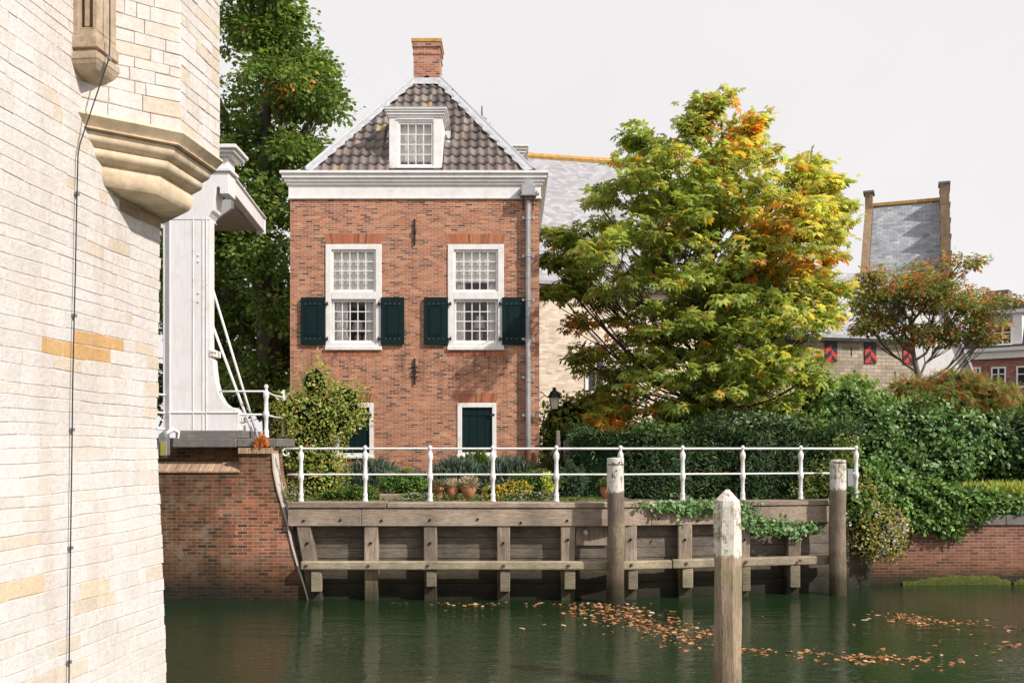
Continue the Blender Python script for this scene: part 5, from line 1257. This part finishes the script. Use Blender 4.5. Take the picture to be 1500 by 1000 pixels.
SLb = [(1300,420,50,25),(1355,405,55,22),(1265,440,28,22),(1275,475,35,18),(1310,460,40,22),(1370,440,60,25),(1420,440,45,22),(1450,455,25,15),(1465,470,18,10),(1400,480,50,22),(1345,490,40,18),(1440,490,30,14),(1470,445,20,10),(1255,410,20,14),(1380,395,30,12)]
SB = (X(1352,31),31,2.2)
st = tree('rowan_tree', 'small spreading tree with red and green leaves before the stone building', 'tree', SB,
     [SB,(X(1352,31),31,3.8),(X(1348,31),31,4.9),(X(1340,31),31.1,5.9),(X(1335,31),31.1,7.0)], [.14,.12,.10,.07,.03],
     SLb, 31.0, 2.6, 350, 44, .42, T_SIMPLE, .125, sumac_col, M['grey_bark'], M['leaf'], flat=.4, up=.8, limb_r=.04)

# ------------------------------------------------------------------ shrubs and hedges
def ell(px, py, Y, rx, ry, rd=None):
    k = Y/F; return (X(px,Y), Y, Z(py,Y), rx*k, rd or rx*k*.8, ry*k)
G_MID = [(.06,.10,.018),(.09,.14,.025),(.13,.17,.03),(.04,.07,.014)]
shrub('garden_shrub', 'tall yellow green shrub in front of the left low window of the red house', 'shrub',
      [ell(470,610,22.6,62,42,.8),(X(462,22.6),22.6,Z(565,22.6),.38,.35,.55),ell(505,590,22.6,32,30,.5),ell(430,600,22.6,30,30,.5),ell(455,660,22.6,50,50,.8),ell(470,700,22.4,38,35,.7)], 9000, T_SIMPLE, .075,
      [(.22,.25,.045),(.30,.30,.06),(.15,.20,.035),(.10,.15,.03),(.34,.17,.05)], [3,2.5,3,1.5,.3], core=.62, shell=(.6,1.16), lump=.22, stems=8, base=(X(470,22.6),22.6,1.9), headup=.3, zmin=1.9)
# dark clipped hedge behind the railing
hd = thing('hedge', 'dark clipped hedge behind the railing under the chestnut tree', 'hedge', (X(1040,22.6),22.6,1.88))
hx0, hx1, hy0, hy1, hz0, hz1 = X(835,22.4), X(1262,22.0), 21.75, 23.6, 1.88, 3.42
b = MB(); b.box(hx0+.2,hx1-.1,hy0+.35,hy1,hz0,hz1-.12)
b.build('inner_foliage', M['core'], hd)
n_ = 17000; xs_ = RNG.uniform(hx0, hx1, n_); fac_ = RNG.random(n_); pos = np.zeros((n_,3)); pos[:,0] = xs_
yfr = np.where(xs_ < 3.2, hy0+(3.2-xs_)*.45, hy0 + .2)
topz = hz1 - .06 + .13*np.sin(xs_*1.7) + .10*np.sin(xs_*4.3+1) + .05*np.sin(xs_*9.1) - .28*np.clip((2.6-xs_)/1.5, 0, 1)
front = fac_ < .68
pos[:,1] = np.where(front, yfr + RNG.normal(0,.13,n_) + .12*np.sin(xs_*3.1)+.08*np.sin(xs_*6.7), RNG.uniform(hy0+.1, hy1, n_)); pos[:,2] = np.where(front, hz0 + (topz-hz0)*RNG.random(n_), topz + RNG.normal(0,.09,n_)+.12*RNG.random(n_)**4)
pos[:,1] += np.where(front, .16*np.clip((pos[:,2]-hz0)/1.5,0,1)**2, 0)
nr = np.where(front[:,None], np.array([0,-1,.35]), np.array([0,-.2,1.])) + rnd_dir(n_)*.6
leaves('foliage', M['gloss_leaf'], hd, T_NARROW, pos, rnd_dir(n_)+np.array([0,-.5,.2]), nr, .13*RNG.uniform(.6,1.3,n_), pal(n_, [(.016,.038,.015),(.028,.054,.019),(.05,.085,.026),(.085,.115,.03)], [3,3,1.5,.6]))
shrub('ivy_clump', 'glossy ivy crown with light edges on top of the dark hedge', 'ivy', [ell(1090,618,22.8,62,14,.5),ell(1145,622,22.6,40,12,.5)], 2600, T_LOBE, .085, [(.04,.075,.025),(.07,.11,.045),(.16,.19,.10)], [3,3,1], 'gloss_leaf')
shrub('climber', 'light green bush behind the wall lantern beside the red house', 'shrub', [ell(835,620,26.5,45,38,.8),ell(870,600,27,40,28,.8),ell(815,650,26.2,30,40,.7),ell(905,600,27.5,30,25,.7)], 4200, T_SIMPLE, .12, [(.18,.23,.035),(.24,.28,.045),(.30,.29,.045),(.10,.15,.025)], [3,3,2,2])
shrub('dark_bush', 'shaded dark bush at the corner of the red house by the garden path', 'shrub', [ell(840,675,24.8,50,48,.7),ell(880,680,24.8,40,45,.7)], 3600, T_SIMPLE, .10, [(.02,.04,.012),(.03,.055,.015),(.045,.07,.02)], [3,3,1])
# right bank
shrub('bright_shrub', 'bright light green shrub right of the chestnut, before the stone building', 'shrub', [ell(1235,600,26.5,55,40,1.0),ell(1285,612,26.8,40,34,.9),ell(1200,585,26,36,30,.9),ell(1245,575,26.8,28,25,.7)], 7500, T_SIMPLE, .14, [(.11,.17,.03),(.16,.22,.045),(.22,.27,.08),(.08,.12,.02)], [3,3,1.5,2], stems=6, headup=.2)
shrub('red_shrub', 'low spreading shrub with orange red leaves below the small red and green tree', 'shrub', [ell(1380,585,27.5,60,26,.9),ell(1440,580,27.5,48,22,.9),ell(1330,575,27.8,30,22,.7),ell(1400,560,27.5,40,16,.7)], 5200, T_PIN, .16, [(.12,.145,.035),(.17,.18,.045),(.27,.11,.04),(.22,.08,.03),(.09,.115,.025)], [3,2.5,1.8,1.4,2], stems=6, core=.6)
shrub('laurel_shrub', 'large glossy green shrub on the bank above the brick canal wall', 'shrub', [ell(1330,635,24.6,70,48,1.0),ell(1270,640,23.8,45,50,.9),ell(1395,640,25,50,42,1.0),ell(1300,690,23.4,60,40,.8),ell(1375,680,23.8,50,35,.8),ell(1240,600,24.2,35,35,.7),ell(1220,640,23.4,30,45,.6)], 13000, T_SIMPLE, .12, [(.05,.10,.024),(.075,.14,.034),(.12,.19,.05),(.03,.06,.016)], [3,3,2.5,1.6], 'gloss_leaf', lump=.26, shell=(.66,1.12))
shrub('ivy_hedge', 'clipped dark ivy hedge at the far right above the grass strip', 'hedge', [ell(1450,660,25.4,50,56,.8),ell(1510,660,25.2,48,56,.8),ell(1570,660,25,48,56,.8)], 7500, T_LOBE, .105, [(.03,.06,.018),(.045,.085,.025),(.09,.13,.05)], [3,3,1], 'gloss_leaf', lump=.05, core=.85, shell=(.9,1.05))
shrub('low_hedge', 'green bush line behind the ivy hedge at the right edge', 'hedge', [ell(1455,608,29,50,14,.8),ell(1530,600,29,50,16,.8)], 3000, T_SIMPLE, .11, [(.06,.11,.02),(.09,.15,.03),(.04,.07,.015)], [3,3,2])
shrub('trailing_ivy', 'green ivy spilling over the coping of the brick canal wall', 'ivy', [ell(1300,728,21.95,60,34,.45),ell(1365,738,21.95,50,32,.4),ell(1425,738,22.0,48,24,.35),ell(1388,768,21.75,24,20,.2),ell(1340,762,21.75,32,20,.25),ell(1480,742,22.1,36,14,.28),ell(1270,715,21.5,34,38,.45),ell(1430,758,21.85,18,12,.14),ell(1258,738,20.85,22,24,.22)], 12500, T_SIMPLE, .105, [(.06,.12,.022),(.09,.16,.03),(.13,.2,.04),(.04,.08,.016)], [3,3,2,2], 'gloss_leaf', lump=.2)
fl_cols = [(.13,.17,.035),(.26,.23,.045),(.36,.26,.05),(.08,.12,.025),(.40,.37,.29)]
shrub('flowering_climber', 'yellowing climber with cream flowers hanging beside the right mooring post', 'climber', [ell(1262,745,21.0,24,42,.32),ell(1285,775,21.1,28,34,.3),ell(1300,795,21.2,24,24,.25),ell(1268,795,21.0,22,22,.25),ell(1310,770,21.3,20,24,.25)], 6500, T_SIMPLE, .062, fl_cols, [3,2.5,1.6,2.5,1.1], shell=(.7,1.15), lump=.22)
shrub('flower_cluster', 'cream blossom sprays at the lower right of the hanging climber', 'flowers', [ell(1300,782,20.9,14,22,.2),ell(1318,770,20.95,10,14,.15),ell(1290,800,20.9,9,10,.15)], 560, T_ROUND, .045, [(.37,.33,.22),(.33,.31,.17),(.13,.16,.035)], [2.5,2,2], core=0)
shrub('vine', 'yellowing vine climbing through the railing at the right end of the dark hedge', 'vine', [ell(1215,700,21.35,38,34,.3),ell(1240,660,21.4,22,26,.25),ell(1180,718,21.2,22,16,.2)], 1500, T_SIMPLE, .07, [(.09,.14,.03),(.15,.19,.04),(.26,.24,.05),(.05,.085,.02)], [3,2.5,1.2,2], core=0, shell=(.3,1.1), stems=8)
shrub('bramble', 'loose light green sprigs growing out of the top of the dark hedge', 'shrub', [ell(960,632,22.3,40,14,.4),ell(1180,622,22.6,40,20,.4),ell(1020,628,22.5,30,12,.4)], 1500, T_SIMPLE, .10, [(.07,.12,.026),(.11,.16,.034),(.05,.085,.02)], [3,2,2], core=0, shell=(.3,1.1), stems=6)
def ivy_patch(label, spots, n, Yf, size=.085):
    root = thing('ivy', label, 'ivy', P(spots[0][0],spots[0][1],Yf(spots[0][0])), 'ivy strands on the timber wall')
    arr = []; 
    st_ = MB()
    for (px,py,rx,ry,w_) in spots:
        for _ in range(int(n*w_)):
            a = px+RNG.normal()*rx*.5; c = py+RNG.normal()*ry*.5; Y = Yf(a)-abs(RNG.normal())*.05-.03; arr.append(P(a,c,Y))
        for _ in range(3):
            Y = Yf(px)-.03; st_.tube([P(px+U(-rx,rx),py-ry,Y),P(px+U(-rx,rx),py,Y-.02),P(px+U(-rx,rx),py+ry,Y-.01)], .005, 4)
    st_.build('stem', M['twig'], root)
    pos = np.array(arr); m_ = len(pos); leaves('foliage', M['gloss_leaf'], root, T_LOBE, pos, rnd_dir(m_)+np.array([0,-.4,-.6]), np.array([0,-1,.6])+rnd_dir(m_)*.55, size*RNG.uniform(.6,1.3,m_), pal(m_, [(.05,.10,.025),(.08,.15,.04),(.13,.2,.06)], [3,3,1.5]))
yq = lambda px: qy(X(px,19.9))-.03
ivy_patch('ivy trailing over the cap board left of the near mooring post', [(985,742,22,9,1),(1015,742,22,12,1.2),(1040,742,14,10,.7),(965,740,14,5,.3),(945,737,12,4,.15)], 130, yq)
ivy_patch('ivy hanging below the top beam right of the near mooring post', [(1110,768,20,10,1),(1140,770,20,13,1.1),(1165,775,14,12,.6),(1092,750,8,16,.5),(1110,750,6,14,.15)], 130, yq)
ivy_patch('small ivy sprig under the beam by the right mooring post', [(1190,772,14,8,1)], 40, yq)
# plants in the narrow garden bed
def tuft(name, label, cat, px, py, Y, rx, ry, n, cols, wts, L, group=None, zb=1.93, up=1.0):
    root = thing(name, label, cat, (X(px,Y),Y,zb), group); k = Y/F; zt_ = Z(py-ry,Y); h = max(.08, zt_-zb)
    a = RNG.uniform(-1,1,n); c = RNG.uniform(-1,1,n)*.5; hh_ = np.sqrt(np.clip(1-a*a*.85,0.05,1))
    pos = np.stack([X(px,Y)+a*rx*k, Y+c*min(rx*k,.5), zb + RNG.random(n)**.8*np.maximum(h*hh_-L*.55,.01)], 1)
    head = np.stack([a*.45, c*.3, np.full(n,up)], 1)+RNG.normal(size=(n,3))*.33
    leaves('foliage', M['leaf'], root, T_NARROW, pos, head, rnd_dir(n)+np.array([0,-.6,.2]), L*RNG.uniform(.6,1.3,n), pal(n, cols, wts))
    return root
LAV = [(.075,.105,.075),(.11,.145,.11),(.055,.08,.05)]
GL = 'lavender clumps along the foot of the house'
tuft('lavender', 'grey green lavender clump under the left low window', 'lavender', 545,695,23.3,45,22,2600,LAV,[3,2,2],.20,GL)
tuft('lavender', 'small grey green lavender clump between the two low windows', 'lavender', 605,700,23.3,25,10,1200,LAV,[3,2,2],.16,GL)
tuft('lavender', 'large grey green lavender clump left of the right low window', 'lavender', 672,697,23.3,42,26,2600,LAV,[3,2,2],.22,GL)
tuft('lavender', 'broad grey green lavender clump below the downpipe', 'lavender', 745,695,23.3,45,24,2800,LAV,[3,2,2],.22,GL)
tuft('grass_tuft', 'taller dark green herb behind the plant pots', 'herb', 700,690,23.45,26,28,900,[(.05,.09,.02),(.08,.12,.03)],[1,1],.24)
GR = [(.07,.13,.02),(.10,.17,.03),(.045,.085,.015)]
shrub('herb_bush', 'fresh green herb mound at the left of the bed above the timber cap', 'herb', [ell(590,708,21.2,34,20,.4)], 2600, T_SIMPLE, .05, GR, [3,3,2], zmin=1.9)
shrub('low_plant', 'low green groundcover beside the second railing post', 'ground plant', [ell(525,722,20.6,28,10,.35),ell(490,726,20.5,25,7,.3)], 1600, T_SIMPLE, .05, GR, [3,3,2], zmin=1.9)
shrub('yellow_plant', 'yellow leaved plant between the pots and the fourth railing post', 'shrub', [ell(755,718,20.7,24,13,.3),ell(722,722,20.6,14,10,.2)], 1100, T_SIMPLE, .055, [(.42,.33,.03),(.3,.27,.04),(.13,.16,.03),(.30,.14,.04)], [3,2,2,1], zmin=1.9)
shrub('green_bush', 'fine green bush in front of the downpipe, left of the fifth railing post', 'shrub', [ell(785,706,21.2,38,18,.4)], 2600, T_SIMPLE, .045, [(.06,.11,.022),(.09,.14,.03),(.04,.07,.016)], [3,3,2], zmin=1.9)
shrub('spurge_plant', 'lime yellow spurge beside the fifth railing post', 'plant', [ell(800,700,20.9,7,8),ell(803,714,20.8,7,8)], 320, T_ROUND, .055, [(.36,.38,.05),(.28,.34,.05)], [1,1], core=0, stems=3, base=(X(801,20.9),20.9,1.9))
shrub('blue_bush', 'blue green rounded bush behind the fifth railing post', 'shrub', [ell(835,705,21.8,26,26,.4)], 2000, T_SIMPLE, .05, [(.035,.065,.04),(.05,.085,.05)], [1,1], zmin=1.9)
shrub('dark_plant', 'shaded leafy plant against the house corner behind the spurge', 'plant', [ell(808,690,23.2,16,22,.3)], 900, T_NARROW, .16, [(.05,.06,.02),(.08,.06,.025),(.04,.06,.02)], [2,1,2], core=0, headup=.6, zmin=1.9)
DA = [(.75,.72,.66),(.68,.55,.5),(.08,.13,.03),(.06,.10,.02),(.10,.15,.03)]; GD = 'white daisies along the cap board'
shrub('daisy_clump', 'white and pink daisies at the left end by the sloping abutment', 'daisies', [ell(430,721,19.75,15,13,.18)], 1100, T_SIMPLE, .034, [(.72,.66,.58),(.6,.4,.32),(.10,.14,.03),(.20,.2,.05)], [1.6,.6,3,2], group=GD, core=.6)
shrub('daisy_clump', 'white daisies spreading right of the plant pots', 'daisies', [ell(785,726,20.3,32,7,.25),ell(750,728,20.2,16,5,.2)], 1500, T_SIMPLE, .03, DA, [1.5,.3,2,2,2], group=GD, core=.6, zmin=1.9)
shrub('daisy_clump', 'white daisies between the second and third railing posts', 'daisies', [ell(610,727,20.2,28,6,.2)], 1000, T_SIMPLE, .03, DA, [1.1,.2,2,2,2], group=GD, core=.6, zmin=1.9)
tuft('weed', 'rusty orange weed growing on the abutment slab', 'weed', 383,648,19.55,9,12,260,[(.40,.14,.05),(.32,.17,.05),(.2,.13,.05)],[2,1,1],.09,zb=Z(657,19.55))
for i, (px, h, rr_) in enumerate(((810,655,5),(817,630,5),(828,645,6),(832,640,5))):
    Y = 23.6; b = MB(); x = X(px,Y); zt_ = Z(h,Y); b.tube([(x,Y,1.9),(x+.02,Y,(1.9+zt_)/2),(x,Y,zt_)], [.075,.085,.045], 10)
    o = b.build('tall_seed_spike', M['grey_bark'], None, smooth=True, loc=(x,Y,1.9)); tag(o, ('dark seed spike, shortest of four by the house corner','dark seed spike, tallest of four by the house corner','dark seed spike, third from the house corner','dark seed spike, farthest from the house corner')[i], 'seed spike', 'seed spikes by the house corner')
# pots
def pot(label, px, py0, py1, Y, r, shape, plant, cols, L, n, rp):
    x = X(px,Y); zb_ = 1.9; h = Z(py0,Y)-Z(py1,Y); zb_ = Z(py1,Y)
    t = thing('plant_pot', label, 'plant pot', (x,Y,zb_), 'terracotta pots on the terrace'); b = MB()
    if shape: prof = [(r*.72,0),(r*.78,.02),(r*.98,h*.72),(r*1.12,h*.73),(r*1.14,h*.98),(r*.98,h),(r*.9,h*.85)]
    else: prof = [(r*.5,0),(r*.62,.02),(r*.95,h*.45),(r*1.08,h*.7),(r*1.02,h*.88),(r*1.1,h*.97),(r*.98,h),(r*.9,h*.85)]
    b.lathe(prof, (x,Y,zb_), 20); b.build('pot', M['terra'], t, smooth=True)
    a = rnd_dir(n); a[:,2] = np.abs(a[:,2]); pos = np.array([x,Y,zb_+h*.9]) + a*np.array([rp,rp,rp*.8])*RNG.random((n,1))**.4*.75
    leaves('plant', M['leaf'], t, T_NARROW, pos, a+np.array([0,0,.35])+RNG.normal(size=(n,3))*.3, rnd_dir(n), L*RNG.uniform(.6,1.3,n), pal(n, cols, [1]*len(cols)))
DG = [(.24,.22,.12),(.33,.29,.17),(.15,.16,.07)]
pot('small orange flower pot with dark dry plant, leftmost of the three', 642,713,729,20.6,.115,1,1,[(.10,.10,.06),(.14,.11,.06)],.10,380,.17)
pot('tilted rounded terracotta pot with pale grass head, middle of three', 663,712,730,20.65,.125,0,1,DG,.11,560,.17)
pot('wide terracotta pot with broad pale grass head, rightmost of the three', 686.5,711,729,20.6,.15,0,1,DG,.12,760,.21)
pot('terracotta pot in shade behind the middle mooring post', 889,712,731,21.4,.14,0,1,[(.05,.09,.02),(.08,.12,.03)],.12,420,.22)
b = MB(); b.box(X(556,20.8),X(640,20.8),20.62,20.82,1.88,Z(723,20.7)); o = b.build('bed_edging', M['wood_u'], None, bevel=.02, loc=(X(598,20.7),20.7,1.88)); tag(o, 'low weathered board edging the herb bed', 'edging')
# grass strip and groundcover
n_ = 9000; pos = np.stack([RNG.uniform(X(1395,23.2),X(1620,23.2),n_), RNG.uniform(22.55,24.6,n_), np.zeros(n_)],1); pos[:,2] = 1.86+.0*pos[:,1]
b = MB(); b.prism([(X(1390,23),22.5,1.6),(20,22.5,1.6),(20,25.2,1.6),(X(1390,23),25.2,1.6)], (0,0,.3)); bk = b.build('bank', M['ground'], None); tag(bk, kind='structure')
pos[:,2] = 1.90+ .05*np.sin(pos[:,0]*2)*0
gr = leaves('grass', M['grass'], None, T_NARROW, pos, np.array([0,0,1])+RNG.normal(size=(n_,3))*.35, rnd_dir(n_)+np.array([0,-.5,.4]), .24*RNG.uniform(.5,1.3,n_), pal(n_, [(.20,.24,.035),(.26,.28,.05),(.13,.18,.025)], [3,2,2])); tag(gr, 'bright yellow green grass strip on top of the canal bank', 'grass', kind='stuff')
n_ = 7000; pos = np.stack([RNG.uniform(X(430,20.2),X(880,21),n_), 20.05+RNG.random(n_)**1.3*3.4, np.full(n_,1.87)],1); pos[:,2] += RNG.random(n_)*.05
gc = leaves('ground_cover', M['leaf'], None, T_SIMPLE, pos, rnd_dir(n_)+np.array([0,0,.5]), np.array([0,-.4,1])+rnd_dir(n_)*.5, .06*RNG.uniform(.6,1.4,n_), pal(n_, [(.05,.09,.02),(.08,.12,.03),(.12,.13,.04),(.10,.07,.03)], [3,3,1,1])); tag(gc, 'low mixed groundcover on the garden soil', 'ground cover', kind='stuff')
# fallen leaves on the water
path = [(575,880,14,2,8),(680,884,24,2.2,40),(700,886,20,2,22),(760,883,40,3,20),(850,884,36,3,36),(880,882,26,4,44),(885,892,30,5,90),(910,899,34,6,120),(940,910,34,6,120),(975,921,32,7,110),(1005,936,22,7,60),(1030,925,14,6,22),(970,880,22,2,10),(1100,953,14,3,20),(1120,957,14,3,16),(1175,958,18,5,20),(1190,957,10,3,8),(1250,963,22,4,46),(1285,963,16,4,34),(1330,965,24,4,32),(1385,970,24,4,18),(1310,905,18,3.5,44),(1340,908,20,3.5,30),(1370,911,24,3.5,40),(1415,912,20,3.5,16),(1440,918,20,5,10),(1480,945,22,5,30),(1500,920,18,3,18),(1380,943,8,3,3),(1290,950,8,3,4),(1220,975,30,6,4),(880,915,60,10,12),(660,895,60,6,6),(1100,900,150,12,5),(1450,965,40,8,6)]
arr = []
for px, py, sx_, sy_, cnt in path:
    for _ in range(int(cnt*.95)):
        a, c = px+RNG.normal()*sx_*1.0, py+RNG.normal()*sy_*1.0
        if c < 872: continue
        Y = EYE*F/(c-HY)
        if Y < 19.25: arr.append((X(a,Y),Y,.012))
pos = np.array(arr); n_ = len(pos); h_ = rnd_dir(n_); h_[:,2] *= .06
lv = leaves('floating_leaves', M['dry_leaf'], None, T_LOBE, pos, h_, np.array([0,0,1])+rnd_dir(n_)*.2, .068*RNG.uniform(.35,1.6,n_), pal(n_, [(.20,.085,.035),(.25,.125,.055),(.12,.05,.025),(.30,.20,.11)], [3,3,2,1.5])); tag(lv, 'drift of orange fallen leaves floating on the green water', 'fallen leaves', kind='stuff')
